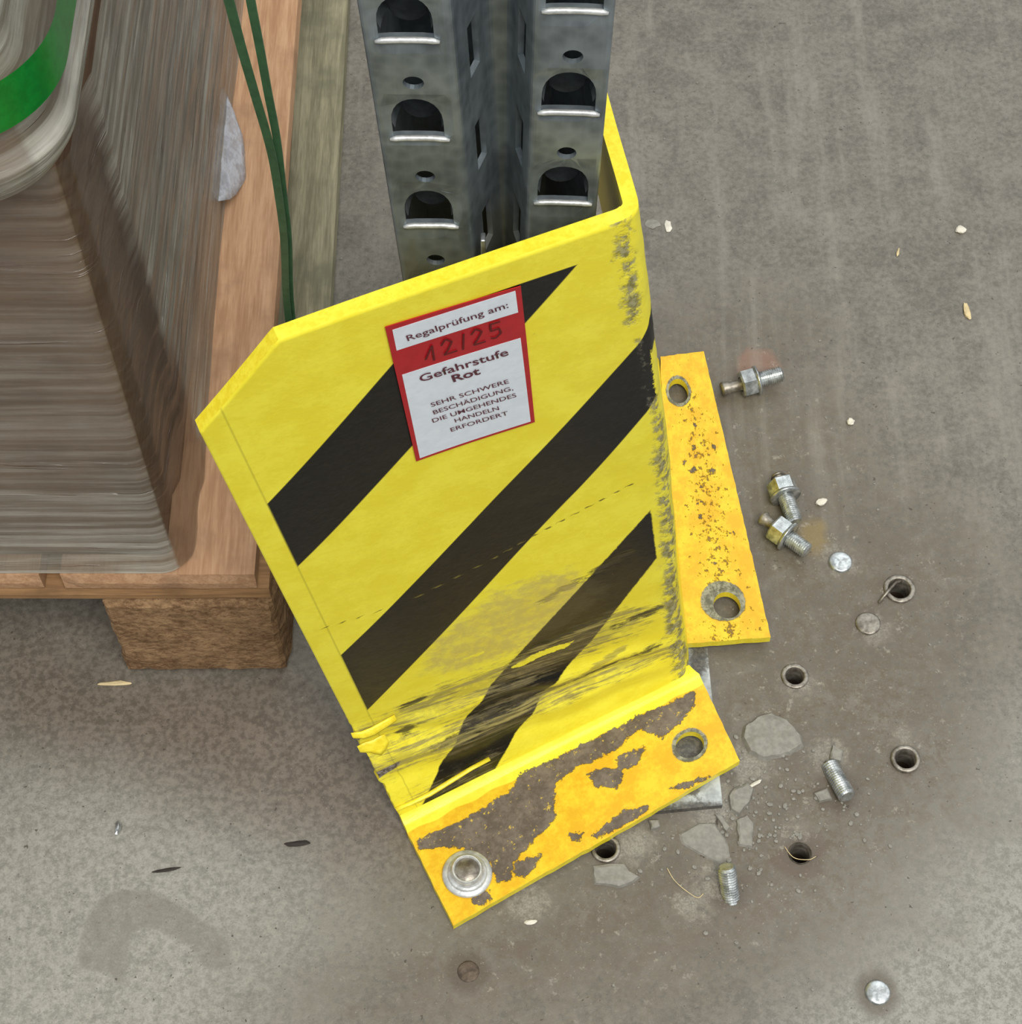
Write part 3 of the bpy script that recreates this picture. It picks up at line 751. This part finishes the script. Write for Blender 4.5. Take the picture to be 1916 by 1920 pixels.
xs += [4, 8, 13, 18, 23, 92, 96, 99, 103, 107]
slice_bm(bm, sorted(xs), frange(7, 560, 6))
def post_n(t, z):
    a = Vector(prof_pt(t+.8, z)); b = Vector(prof_pt(t-.8, z)); d = (a-b); n = Vector((-d.y, d.x, 0)).normalized()
    return n*2.0
steel = sheet_solid('folded_section', bm, prof_pt, post_n, [M_galv], post, {})
for p in steel.data.polygons: p.use_smooth = False
# punched-in hoods and pressed rims of the slots
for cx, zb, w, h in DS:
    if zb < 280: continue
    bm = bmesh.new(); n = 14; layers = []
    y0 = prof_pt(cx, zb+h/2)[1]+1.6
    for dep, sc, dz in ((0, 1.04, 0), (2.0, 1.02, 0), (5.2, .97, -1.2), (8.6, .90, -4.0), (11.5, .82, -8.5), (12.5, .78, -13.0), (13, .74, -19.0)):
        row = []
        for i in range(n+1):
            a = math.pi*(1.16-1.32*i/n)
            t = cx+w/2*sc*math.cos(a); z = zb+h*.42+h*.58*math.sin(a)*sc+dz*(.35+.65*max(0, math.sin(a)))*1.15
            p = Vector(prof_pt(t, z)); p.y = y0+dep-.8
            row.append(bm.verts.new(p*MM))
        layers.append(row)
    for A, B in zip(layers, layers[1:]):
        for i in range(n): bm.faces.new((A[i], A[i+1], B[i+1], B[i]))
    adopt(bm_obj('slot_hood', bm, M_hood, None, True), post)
    bm = bmesh.new()
    pts = [Vector(prof_pt(cx-w/2-1.2+(w+2.8)*i/10, zb-.6))+Vector((0, -.5, 0)) for i in range(11)]
    tube_bm(bm, pts, [.5]+[1.05]*9+[.5], 8)
    o = adopt(bm_obj('slot_lip', bm, M_lip, None, True), post)
# a strip of sheet standing in the post, and the yellow peg seen through the top slot
bm = bmesh.new(); box_bm(bm, -10.6, -8.8, 429, 433, 300, 374, .5); o = bm_obj('spacer_strip', bm, M_zinc); adopt(o, post)
bm = bmesh.new(); box_bm(bm, 14.5, 21.5, 441, 446, 476, 486, .8); o = bm_obj('locking_peg', bm, M_pin); adopt(o, post); o['label'] = 'yellow plastic peg inside the right row of slots'
# base plate, welded under the post
bm = curve_plate(rag([(-36, 369), (69, 367.8), (104.4, 371.3), (101.2, 461), (100, 520), (-36, 520)], 6, .25, 4), [])
slice_bm(bm, frange(-36, 106, 4), frange(366, 520, 4))
_h = foot_pt(145.9, 37.3)
bp = sheet_solid('base_plate', bm, lambda a, b: (a, b, 4.0), 3.8, [M_bplate], post, {'dirt': lambda a, b: max(9-math.hypot(a-_h[0], b-_h[1]), 3-(b-369.5), linesd([(60, 372), (92, 384), (93, 440), (98, 462)], a, b)+5)})
bp['label'] = 'pale galvanised base plate on the concrete'

# ================================================================== pallet
pallet = empty('wooden_pallet', (-260, 780, 0), 'wooden pallet carrying the film-wrapped load', 'pallet')
def wood_box(name, mat, x0, x1, y0, y1, z0, z1, bev, seed, parent, rough=0.0, nx=24, nz=6):
    bm = bmesh.new(); box_bm(bm, x0, x1, y0, y1, z0, z1)
    slice_bm(bm, [v*MM for v in frange(x0, x1, (x1-x0)/nx)], [v*MM for v in frange(y0, y1, (y1-y0)/8)])
    for i in range(1, nz): 
        bmesh.ops.bisect_plane(bm, geom=bm.verts[:]+bm.edges[:]+bm.faces[:], plane_co=(0, 0, (z0+(z1-z0)*i/nz)*MM), plane_no=(0, 0, 1), dist=1e-6)
    for v in bm.verts:
        p = v.co/MM
        # knock the arrises off
        d = [min(p[i]-lo, hi-p[i]) for i, (lo, hi) in enumerate(((x0, x1), (y0, y1), (z0, z1)))]
        ext = sum(1 for q in d if q < .01)
        if ext >= 2:
            for i, (lo, hi) in enumerate(((x0, x1), (y0, y1), (z0, z1))):
                if d[i] < .01 and not (i == 2 and p[2] < z0+.01 and rough == 0): p[i] += (bev if p[i] < (lo+hi)/2 else -bev)
        k = rough+.25
        nn = mnoise.noise_vector(p*.09+Vector((seed, seed, 0)))*k + mnoise.noise_vector(p*.5+Vector((seed, 0, 0)))*k*.5
        nn.z *= .6 if p[2] > z0+.1 else 0
        v.co = (p+nn)*MM
    o = bm_obj(name, bm, mat); return adopt(o, parent)
for i, (a, b) in enumerate([(-213, -119.3), (-322, -220.5), (-424, -329), (-530, -431), (-636, -538)]):
    wood_box('deck_board', M_deck, a, b, 445, 1645, 89.3, 105, 1.2, i*3.1, pallet, .15, 10, 2)
for y in (446, 997, 1545): wood_box('stringer_board', M_string, -637, -114.5, y, y+98, 78.2, 89.2, .8, y*.1, pallet, .25, 12, 2)
for x in (-199, -420, -637):
    for y in (444, 997, 1545): wood_box('block', M_block, x, x+86, y+1, y+96, .4, 78.1, 2.2, x*.1+y*.07, pallet, .9, 20, 14)
wood_box('weathered_board', M_grey, -132, -101.5, 566, 990, .3, 16, .8, 4.4, None or empty('weathered_plank', (-117, 900, 0), 'grey-green weathered plank lying on the floor along the pallet', 'plank'), .12, 6, 2)

# ================================================================== the wrapped load
load = empty('wrapped_load', (-400, 780, 105), 'brown cartons shrink-wrapped in streaky clear film on the pallet', 'wrapped goods')
def make_carton():
    g = G('brown_carton', .75, 0, .2); v = g.coord(); x, y, z = g.split(v)
    n = g.noise(v, 40, 4, .6); s = g.noise(g.stretch(v, (.05, .05, 1)), 3, 4, .6, seed=2)
    c = g.mix((n*.6+s*.4).st(.35, .65), srgb(*CT_A), srgb(*CT_B)); g.color(c); return g.mat
M_carton = make_carton()
def make_film():
    g = G('stretch_film', .22, 0, .6); v = g.coord(); x, y, z = g.split(v)
    s1 = g.noise(g.stretch(v, (.035, .035, 1)), 4.2, 5, .62, .2); s2 = g.noise(g.stretch(v, (.05, .05, 1)), 1.1, 4, .6, seed=4); b = g.noise(v, 50, 4, .6, seed=6)
    haze = (s1*.5+s2*.2+b*.4).st(.40, .78)
    amt = g.attr('haze')
    k = (haze*.42+.24)*amt
    g.color(g.mix(s1.st(.4, .6), srgb(164, 162, 148), srgb(200, 198, 186)))
    gl_ = g.noise(g.stretch(v, (.05, .05, 1)), 6, 3, .7, seed=9); g.bump(s1*.8+s2*.3+gl_.st(.62, .66)*3.0, .0010, .7)
    tr = g.nt.nodes.new('ShaderNodeBsdfTransparent'); tr.inputs[0].default_value = (.93, .93, .92, 1)
    gl = g.nt.nodes.new('ShaderNodeBsdfGlossy'); gl.inputs['Roughness'].default_value = .16; gl.inputs[0].default_value = (.9, .95, 1, 1)
    bn = [n for n in g.nt.nodes if n.type == 'BUMP'][0]; g.nt.links.new(bn.outputs[0], gl.inputs['Normal'])
    fr = g.nt.nodes.new('ShaderNodeLayerWeight'); fr.inputs[0].default_value = .35; g.nt.links.new(bn.outputs[0], fr.inputs['Normal'])
    m1 = g.nt.nodes.new('ShaderNodeMixShader'); g.nt.links.new((N(g, fr.outputs['Fresnel'])*.55).s, m1.inputs[0]); g.nt.links.new(tr.outputs[0], m1.inputs[1]); g.nt.links.new(gl.outputs[0], m1.inputs[2])
    m2 = g.nt.nodes.new('ShaderNodeMixShader'); g.nt.links.new(k.cl().s, m2.inputs[0]); g.nt.links.new(m1.outputs[0], m2.inputs[1]); g.nt.links.new(g.b.outputs[0], m2.inputs[2])
    g.nt.links.new(m2.outputs[0], g.nt.nodes['Material Output'].inputs[0])
    return g.mat
M_film = make_film()
def corner_path(x1, y0, r, xl=-640, yb=1200, n=14, stepx=12):
    """front face then rounded corner then right side, as (x, y, nx, ny, arclength)"""
    P = []; L = 0
    m = int((x1-r-xl)/stepx)
    for i in range(m): P.append((xl+(x1-r-xl)*i/m, y0, 0, -1))
    for i in range(n+1):
        a = -math.pi/2+math.pi/2*i/n; P.append((x1-r+r*math.cos(a), y0+r+r*math.sin(a), math.cos(a), math.sin(a)))
    m = int((yb-y0-r)/9)
    for i in range(1, m+1): P.append((x1, y0+r+(yb-y0-r)*i/m, 1, 0))
    return P
def wall_from_path(name, P, zs, off, mat, attr=None, top=True, closed=True):
    bm = bmesh.new(); rows = []
    info = []
    for z in zs:
        row = []
        for (x, y, nx, ny) in P:
            o = off(x, y, nx, ny, z); row.append(bm.verts.new(Vector((x+nx*o, y+ny*o, z))*MM)); info.append((x, y, nx, ny, z))
        rows.append(row)
    for A, B in zip(rows, rows[1:]):
        for i in range(len(P)-1): bm.faces.new((A[i], A[i+1], B[i+1], B[i]))
    if closed:
        back = [bm.verts.new(Vector((P[0][0], P[-1][1], z))*MM) for z in (zs[0], zs[-1])]
        for b, R, fl in ((back[0], rows[0], 0), (back[1], rows[-1], 1)): bm.faces.new(R+[b])
    bm.verts.index_update()
    me = bpy.data.meshes.new(name); bmesh.ops.recalc_face_normals(bm, faces=bm.faces[:]) if closed else None
    bm.to_mesh(me); bm.free()
    if attr: set_attr(me, 'haze', lambda i: attr(*info[i]) if i < len(info) else 0)
    o = mesh_obj(name, me, mat, None, True)
    if closed:
        for p in me.polygons:
            if len(p.vertices) > 6: p.use_smooth = False
    return adopt(o, load)
lowP = corner_path(-156, 453, 9)
zlow = [105.3+i*4.0 for i in range(70)]
o = wall_from_path('lower_carton', lowP, zlow, lambda x, y, nx, ny, z: -3.5-(3 if nx > .9 and y < 492 else 0), M_carton)
def ridged(z, seed, amp, f=.22): return amp*(mnoise.noise(Vector((seed, 0, z*f)))+.5*mnoise.noise(Vector((seed, 5, z*f*2.7))))
def low_off(x, y, nx, ny, z):
    t = max(0, (z-105)/280.0)
    o = 1.5+ridged(z+(0 if nx < .5 else (y-470)*.05), int(nx > .5)*0+x*.004+y*.006, 1.1)
    o += 5.5*math.exp(-(z-105)/26.0)*(1 if nx < .5 else math.exp(-max(0, y-470)/60))     # hem flares out over the deck
    if nx > .5: o += 3.5*min(1, max(0, (y-486)/10.0))                     # the film bridges outwards further back
    return o
def low_haze(x, y, nx, ny, z):
    if nx > .6:
        e = 489+(365-z)*.10
        return .10+ (1.0 if y > e else 0)*min(1, (y-e)/3 if y > e else 0)*.95  # little haze near the corner puts in the darkness of the unlit side
    return .36+1.0*math.exp(-(z-105)/60)
wall_from_path('lower_film', lowP, [105.4+i*2.2 for i in range(128)], low_off, M_film, low_haze, closed=False)
upP = corner_path(-151, 428, 38, n=20)
def up_base(z):
    k = max(0, (400-z)/14.0); return -7*k*k-max(0, z-404)*.42
zup = [387+i*2.6 for i in range(58)]
wall_from_path('upper_carton', upP, zup, lambda x, y, nx, ny, z: -3.5+up_base(z), M_carton)
wall_from_path('upper_film', upP, [386.5+i*2.2 for i in range(80)], lambda x, y, nx, ny, z: 0.8+up_base(z)+ridged(z, x*.01+y*.012, 1.5, .16), M_film, lambda x, y, nx, ny, z: .5+.9*math.exp(-((z-392)/14.0)**2)+(.55 if (nx > .75) else 0), closed=False)
# broad green band round the upper carton
BP = [p for p in upP]
bandw = wall_from_path('green_band', BP, [426+i*3.0 for i in range(8)], lambda x, y, nx, ny, z: 3.2, simple('green_band_plastic', srgb(14, 128, 48), .3, spec=.6), closed=False)
bandw['label'] = 'broad green plastic band round the upper carton'

# loose flap of film on the deck beside the load
bm = bmesh.new(); V = []
n = 9
for i in range(n+1):
    row = []
    for j in range(7):
        y = 655+72*i/n; w = math.sin(math.pi*(i+.35)/(n+.7))**.7
        z = 130-(24*w+1)*j/6; x = -154+12.5*w*j/6
        row.append(bm.verts.new(Vector((x+.5*math.sin(i*2.1+j), y+1.1*math.sin(j*1.7), z+.7*math.sin(i*2.7+j*1.1)))*MM))
    V.append(row)
for A, B in zip(V, V[1:]):
    for j in range(6): bm.faces.new((A[j], A[j+1], B[j+1], B[j]))
def make_flapfilm():
    g = G('crumpled_white_film', .25, 0, .7, srgb(214, 220, 230)); v = g.coord(); n = g.noise(v, 7, 4, .6)
    g.nt.links.new((n.st(.4, .6)*.35+.45).s, g.b.inputs['Alpha']); g.bump(n, .002, .8); return g.mat
o = bm_obj('film_flap', bm, make_flapfilm(), None, True)
m = o.modifiers.new('t', 'SOLIDIFY'); m.thickness = .0005
tag(o, 'crumpled whitish scrap of film sticking out beside the wrapped load', 'film scrap')

# loose green straps hanging down beside the pallet
def ribbon(name, pts, w, label):
    bm = bmesh.new(); R = []
    # smooth the path
    Q = []
    for i in range(len(pts)-1):
        p0, p1, p2, p3 = (Vector(pts[max(0, i-1)]), Vector(pts[i]), Vector(pts[i+1]), Vector(pts[min(len(pts)-1, i+2)]))
        for k in range(6):
            t = k/6; Q.append(.5*((2*p1)+(-p0+p2)*t+(2*p0-5*p1+4*p2-p3)*t*t+(-p0+3*p1-3*p2+p3)*t**3))
    Q.append(Vector(pts[-1]))
    for i, p in enumerate(Q):
        d = (Q[min(i+1, len(Q)-1)]-Q[max(i-1, 0)]).normalized(); t = i/(len(Q)-1)
        ww = w[0]+(w[1]-w[0])*t
        u = Vector((1, -.25, 0)); u = (u-d*u.dot(d)).normalized(); nn = d.cross(u)
        R.append([bm.verts.new((p+u*a*ww/2+nn*b*.35)*MM) for a, b in ((-1, -1), (1, -1), (1, 1), (-1, 1))])
    for A, B in zip(R, R[1:]):
        for k in range(4): bm.faces.new((A[k], A[(k+1) % 4], B[(k+1) % 4], B[k]))
    bm.faces.new(R[0]); bm.faces.new(R[-1][::-1])
    return tag(bm_obj(name, bm, M_strap), label, 'strap', 'green plastic straps beside the pallet')
ribbon('packing_strap', [(-121.5, 600, 390), (-119, 600, 345), (-117.2, 600, 318.8), (-115.5, 600, 294), (-112.6, 600, 261), (-109.6, 600, 226), (-109.2, 600, 196), (-110.0, 600, 160), (-113.5, 600.3, 113), (-115, 601, 60), (-114.5, 602, 17.5)], (5.0, 3.2), 'loose green packing strap nearer the wrapped load, crossing the other lower down')
ribbon('packing_strap', [(-109.4, 605, 390), (-109.0, 604, 345), (-108.7, 603, 315.8), (-107.9, 603, 287.7), (-107.4, 603, 261.3), (-106.6, 603, 230), (-107.4, 603, 192.6), (-108.4, 603, 157), (-112, 603.5, 110), (-113.5, 604.5, 60), (-112.5, 606, 17.5)], (4.4, 3.2), 'loose green packing strap on the grey plank side')

# ================================================================== ripped-out anchors on the floor
def anchor(name, loc, yaw, label, tilt=0.0, tail=14.0, nut=True, thread=11.0, r=4.5):
    """wedge anchor lying on its side: axis along local x"""
    e = empty(name, loc, label, 'bolt', 'torn-out anchor bolts on the concrete', (0, -tilt, yaw))
    def lx(bm):   # turn the lathe axis z -> x
        bmesh.ops.rotate(bm, verts=bm.verts[:], cent=(0, 0, 0), matrix=Matrix.Rotation(math.pi/2, 3, 'Y'))
    bm = bmesh.new(); pr = [(.1, 4)]
    z = 4.0
    while z < 4+thread+5: pr += [(r*.86, z), (r, z+.5), (r, z+.7), (r*.86, z+1.2)]; z += 1.25
    pr += [(r*.75, z+.5), (.1, z+.5)]; lathe_bm(bm, pr, 20); lx(bm); bm_obj('threaded_end', bm, M_zinc, e)
    bm = bmesh.new(); lathe_bm(bm, [(.1, -4-tail), (r*.8, -4-tail), (r*.95, -2.5-tail), (r*.7, -6-tail*.4), (r*.72, -5), (r*.95, -4), (r*.95, 5), (.1, 5)], 20); lx(bm); bm_obj('shank', bm, M_sleeve, e, True)
    if nut:
        bm = bmesh.new(); lathe_bm(bm, [(r*.9, -4.6), (6.4, -4.6), (7.0, -3.7), (7.0, 3.2), (6.4, 4.0), (r*.9, 4.0)], 36, mod=hexf); lx(bm)
        bm_obj('nut', bm, M_zinc, e)
        bm = bmesh.new(); lathe_bm(bm, [(r, 4.0), (8.4, 4.0), (8.4, 5.4), (r, 5.4)], 28); lx(bm); bm_obj('washer', bm, M_zinc, e, True)
    return e
anchor('anchor_bolt', (132.5, 621.5, 7.6), math.radians(14), 'torn-out anchor bolt with nut lying right of the upper end of the side foot', .10, 12, thread=9)
anchor('anchor_bolt', (146.5, 552, 7.6), math.radians(-76), 'torn-out anchor bolt with nut, upper one of the touching pair', .02, 5, thread=12)
anchor('anchor_bolt', (143.6, 525.4, 7.6), math.radians(-42), 'torn-out anchor bolt with nut, lower one of the touching pair', .0, 9, thread=8)
# thread stub and nut leaning out of the cracked concrete
def stub(name, loc, yaw, tilt, label, nut):
    e = empty(name, loc, label, 'bolt', 'bent anchors still stuck in the concrete', (0, tilt, yaw))
    bm = bmesh.new(); pr = [(.1, -6)]; z = -6.0
    while z < 14: pr += [(3.9, z), (4.5, z+.5), (4.5, z+.8), (3.9, z+1.3)]; z += 1.4
    pr += [(3.4, z+.4), (.1, z+.5)]; lathe_bm(bm, pr, 22); bm_obj('threaded_end', bm, M_zinc, e)
    if nut:
        bm = bmesh.new(); lathe_bm(bm, [(4.4, 3), (8.2, 3), (8.4, 3.8), (8.2, 4.6), (4.4, 4.6)], 28); bm_obj('washer', bm, M_zinc, e, True)
        bm = bmesh.new(); lathe_bm(bm, [(4.4, 5), (6.6, 5), (7, 5.6), (7, 10.4), (6.6, 11), (4.4, 11)], 36, mod=hexf); bm_obj('nut', bm, M_zinc, e)
    return e
stub('bent_anchor', (161.5, 389, 1.5), math.radians(-72), math.radians(74), 'bent threaded anchor stub lying in a crater between the chips and the right-hand sleeve', False)
stub('bent_anchor', (106.0, 327, .5), math.radians(105), math.radians(38), 'bent anchor leaning out of the floor in front of the cracked slab', False)

def sleeve(loc, ro, ri, h, label, mat=None, group='steel sleeves set in the drilled holes'):
    e = bmesh.new(); lathe_bm(e, [(ri, -14), (ri, h-.3), (ri+.4, h), (ro-.5, h), (ro, h-.5), (ro, .02-.3)], 32)
    o = bm_obj('anchor_sleeve', e, mat or M_sleeve, None, True); o.location = Vector(loc)*MM
    return tag(o, label, 'sleeve', group)
a = HOLES
sleeve((a['a'][0], a['a'][1], 0), 8.4, 5.9, 1.2, 'open anchor sleeve with a scrap of wire lying in it')
sleeve((a['b'][0], a['b'][1], 0), 7.4, 5.3, 2.2, 'open anchor sleeve at the far right, lowest beside the pale concrete')
sleeve((a['c'][0], a['c'][1], 0), 7.2, 4.8, .8, 'open anchor sleeve below the side foot, above the big concrete chip')
sleeve((a['d'][0], a['d'][1], 0), 5.9, 5.1, .5, 'open drilled anchor hole in brown-stained concrete with a hair across it')
sleeve((a['e'][0], a['e'][1], 0), 7.4, 5.2, 1.4, 'open anchor sleeve right at the lower edge of the front foot')
# wire scrap
bm = bmesh.new(); tube_bm(bm, [(193, 486, 1.0), (198, 492, 2.2), (203, 497.5, 2.0), (206.5, 499.5, .2)], [.7, .9, .9, .6], 6)
tag(bm_obj('wire_scrap', bm, M_sleeve, None, True), 'short scrap of wire lying across the upper open sleeve', 'wire')
def flush_stud(loc, r, h, label, mat, dirt=None):
    bm = bmesh.new(); lathe_bm(bm, [(r, -4), (r, h*.6), (r*.86, h), (r*.45, h*.8), (.1, h*.9)], 28)
    for v in bm.verts: v.co.z += .0004*mnoise.noise(v.co*350)
    o = bm_obj('cut_anchor', bm, mat, None, True); o.location = Vector(loc)*MM
    return tag(o, label, 'bolt', 'anchors cut off flush with the floor')
flush_stud((175, 510.7, 0), 6.3, 1.6, 'shiny cut-off anchor below the pair of loose bolts', M_zinc)
flush_stud((186.3, 474, 0), 6.6, 1.2, 'dull cut-off anchor with a trace of yellow, below the wire sleeve', M_sleeve)
flush_stud((172.7, 278.3, 0), 6.0, 1.8, 'shiny cut-off anchor near the lower right corner', M_zinc)
flush_stud((-20.2, 288.6, 0), 5.2, .5, 'dull rusty cut-off anchor in a dirty patch below the front foot', M_rustst)

# concrete chips
CHIPS = {
'large flat grey concrete chip right of the front foot corner': ([(118.1, 414.7), (126.6, 420.6), (132.1, 422.7), (140.0, 418.5), (146.1, 410.3), (147.0, 404.4), (140.0, 400.0), (126.4, 397.1), (119.9, 400.9), (116.9, 408.8)], 3.4),
'narrow upright concrete chip by the base plate corner': ([(110.8, 381.3), (117.6, 384.2), (120.6, 381.3), (118.3, 374.2), (112.6, 367.2), (108.8, 370.0), (108.1, 377.1)], 3.0),
'cracked thin concrete slab below the base plate': ([(83.2, 357.4), (92.6, 363.0), (100.5, 363.0), (105.7, 353.2), (106.8, 345.0), (100.7, 342.8), (91.9, 347.7), (84.3, 352.7)], 1.3),
'jagged concrete flake below the sleeve at the foot edge': ([(39.5, 340.9), (47.4, 342.0), (55.2, 341.8), (57.6, 338.1), (62.2, 335.4), (58.8, 332.7), (52.2, 330.0), (47.1, 331.4), (40.6, 331.9)], 2.4),
'rough concrete lump between slab and drilled hole': ([(111.1, 364.4), (116.5, 367.2), (119.4, 363.0), (118.1, 350.5), (111.7, 351.9)], 2.0),
'small square pale chip under the foot edge': ([(67.7, 364.4), (72.9, 364.4), (73.3, 360.7), (68.8, 359.6)], 3.0),
'pale crumb of concrete left of the bent thread stub': ([(150.4, 378.5), (157.2, 381.3), (159.4, 375.6), (152.7, 374.2)], 2.6),
'crumb of concrete above the bent thread stub': ([(161.8, 404.4), (167.0, 401.5), (165.1, 395.7), (159.9, 397.1)], 2.6),
'thin sliver of concrete between slab and lump': ([(100.6, 367.8), (103.4, 368.0), (107.6, 361.0), (106.0, 358.6)], 1.6)}
for i, (lab, (P, h)) in enumerate(CHIPS.items()):
    bm = bmesh.new(); cx = sum(p[0] for p in P)/len(P); cy = sum(p[1] for p in P)/len(P)
    R = rag(P, 2.0, .7, i*3+1)
    lo = [bm.verts.new(Vector((x+(x-cx)*.05, y+(y-cy)*.05, .02))*MM) for x, y in R]
    hi = [bm.verts.new(Vector((x-(x-cx)*.05, y-(y-cy)*.05, h*(.75+.5*mnoise.noise(Vector((x*.1, y*.1, 0))))))*MM) for x, y in R]
    inn = [bm.verts.new(Vector((cx+(x-cx)*.7, cy+(y-cy)*.7, h*(1+.3*mnoise.noise(Vector((x*.1, y*.1, 3))))))*MM) for x, y in R]
    c = bm.verts.new(Vector((cx, cy, h))*MM); n = len(R)
    for k in range(n):
        j = (k+1) % n; bm.faces.new((lo[k], lo[j], hi[j], hi[k])); bm.faces.new((hi[k], hi[j], inn[j], inn[k])); bm.faces.new((inn[k], inn[j], c))
    bm.faces.new(lo[::-1])
    tag(bm_obj('concrete_chip', bm, M_chip), lab, 'chip', 'concrete chips broken out round the anchors')
# single white crumbs and other litter
def crumb(x, y, sx, sy, sz, yaw, label, mat, name='crumb', cat='crumb'):
    bm = bmesh.new(); bmesh.ops.create_icosphere(bm, subdivisions=2, radius=1)
    for v in bm.verts:
        k = 1+.45*mnoise.noise(v.co*1.3+Vector((x, y, 0))); v.co = Vector((v.co.x*sx*k, v.co.y*sy*k, max(-.9, v.co.z)*sz*k+sz*.85))*MM
    o = bm_obj(name, bm, mat); o.location = (x*MM, y*MM, 0); o.rotation_euler = (0, 0, yaw)
    return tag(o, label, cat, 'small litter on the concrete')
crumb(264.9, 734.9, 3.2, 2.8, 1.6, .3, 'white crumb at the far right edge, topmost of the litter', M_crumb)
crumb(261.7, 675.7, 1.9, 6.0, 1.2, .1, 'pale elongated splinter at the right edge', M_splint, 'splinter', 'splinter')
crumb(188.2, 599.5, 2.2, 2.2, 1.4, 0, 'round white crumb right of the upper loose bolt', M_crumb)
crumb(168.0, 547.7, 3.2, 2.0, 1.4, .5, 'white crumb right of the pair of loose bolts', M_crumb)
crumb(226.4, 718.2, .8, 3.0, .8, -.3, 'thin pale splinter on bare concrete at the upper right', M_splint, 'splinter', 'splinter')
crumb(9.5, 312.6, 3.0, 1.3, 1.0, .1, 'white flake below the lower edge of the front foot', M_crumb)
crumb(-193.3, 359.9, 1.7, 3.6, 2.0, -.1, 'small shiny metal crumb on the floor at the lower left', M_zinc, 'metal_crumb')
crumb(-105.4, 352.4, 6.4, 1.5, .8, .05, 'thin dark flake on the floor left of the front foot', M_fleck, 'dark_flake', 'flake')
crumb(-167.8, 339.0, 6.5, .9, .7, .15, 'thin dark sliver on the floor at the lower left', M_fleck, 'dark_flake', 'flake')
crumb(-203.4, 439.2, 9.0, 1.2, .9, .06, 'pale splinter at the lower left corner of the pallet block', M_splint, 'splinter', 'splinter')
crumb(120.5, 383.3, 5.0, .9, .9, .55, 'white sliver beside the narrow concrete chip', M_crumb, 'splinter', 'splinter')
crumb(93.0, 738.0, 2.2, 4.5, .5, 0, 'white paint scrap on the floor right of the guard top', M_crumb, 'paint_scrap', 'flake')
crumb(83.5, 740.0, 4.5, 3.6, .4, 0, 'larger grey paint scrap on the floor right of the guard top', M_chip, 'paint_scrap', 'flake')
# hair-thin fibres
def smooth(pts, k=6):
    Q = []
    for i in range(len(pts)-1):
        p0, p1, p2, p3 = (Vector(pts[max(0, i-1)]), Vector(pts[i]), Vector(pts[i+1]), Vector(pts[min(len(pts)-1, i+2)]))
        for j in range(k):
            t = j/k; Q.append(.5*((2*p1)+(-p0+p2)*t+(2*p0-5*p1+4*p2-p3)*t*t+(-p0+3*p1-3*p2+p3)*t**3))
    return Q+[Vector(pts[-1])]
for pts, lab in (([(76, 340, .5), (79, 334, .9), (84, 329, .6), (90, 325, .4), (93, 327, .4)], 'pale curled fibre beside the leaning bent anchor'),
                 ([(134, 351, .6), (138, 345, 1.4), (145, 344, 1.2), (149, 346, .4)], 'pale hair lying across the brown-stained drilled hole')):
    bm = bmesh.new(); tube_bm(bm, smooth(pts), .2, 6); tag(bm_obj('fibre', bm, M_splint, None, True), lab, 'fibre')
# grit too fine to count, round the torn-out anchors
bm = bmesh.new(); rnd = random.Random(5)
for i in range(420):
    if i < 260: x, y = rnd.gauss(120, 26), rnd.gauss(368, 24)
    else: x, y = rnd.uniform(-300, 320), rnd.uniform(250, 900)
    if any(math.hypot(x-hx, y-hy) < r+3 for hx, hy, r in HOLES.values()): continue
    if -60 < x < 113 and 365-10 < y < 650 and y > 309+(x+27)*.59: continue
    s = rnd.uniform(.3, 1.3) if i < 260 else rnd.uniform(.25, .8)
    m = Matrix.Translation(Vector((x, y, s*.4))*MM) @ Matrix.Rotation(rnd.uniform(0, 6), 4, 'Z') @ Matrix.Diagonal(Vector((s*rnd.uniform(.7, 1.6), s, s*.6, 1/MM))*MM)
    bmesh.ops.create_icosphere(bm, subdivisions=1, radius=1, matrix=m)
o = bm_obj('concrete_grit', bm, M_chip); tag(o, 'fine grey concrete grit scattered round the torn-out anchors', 'grit'); o['kind'] = 'stuff'
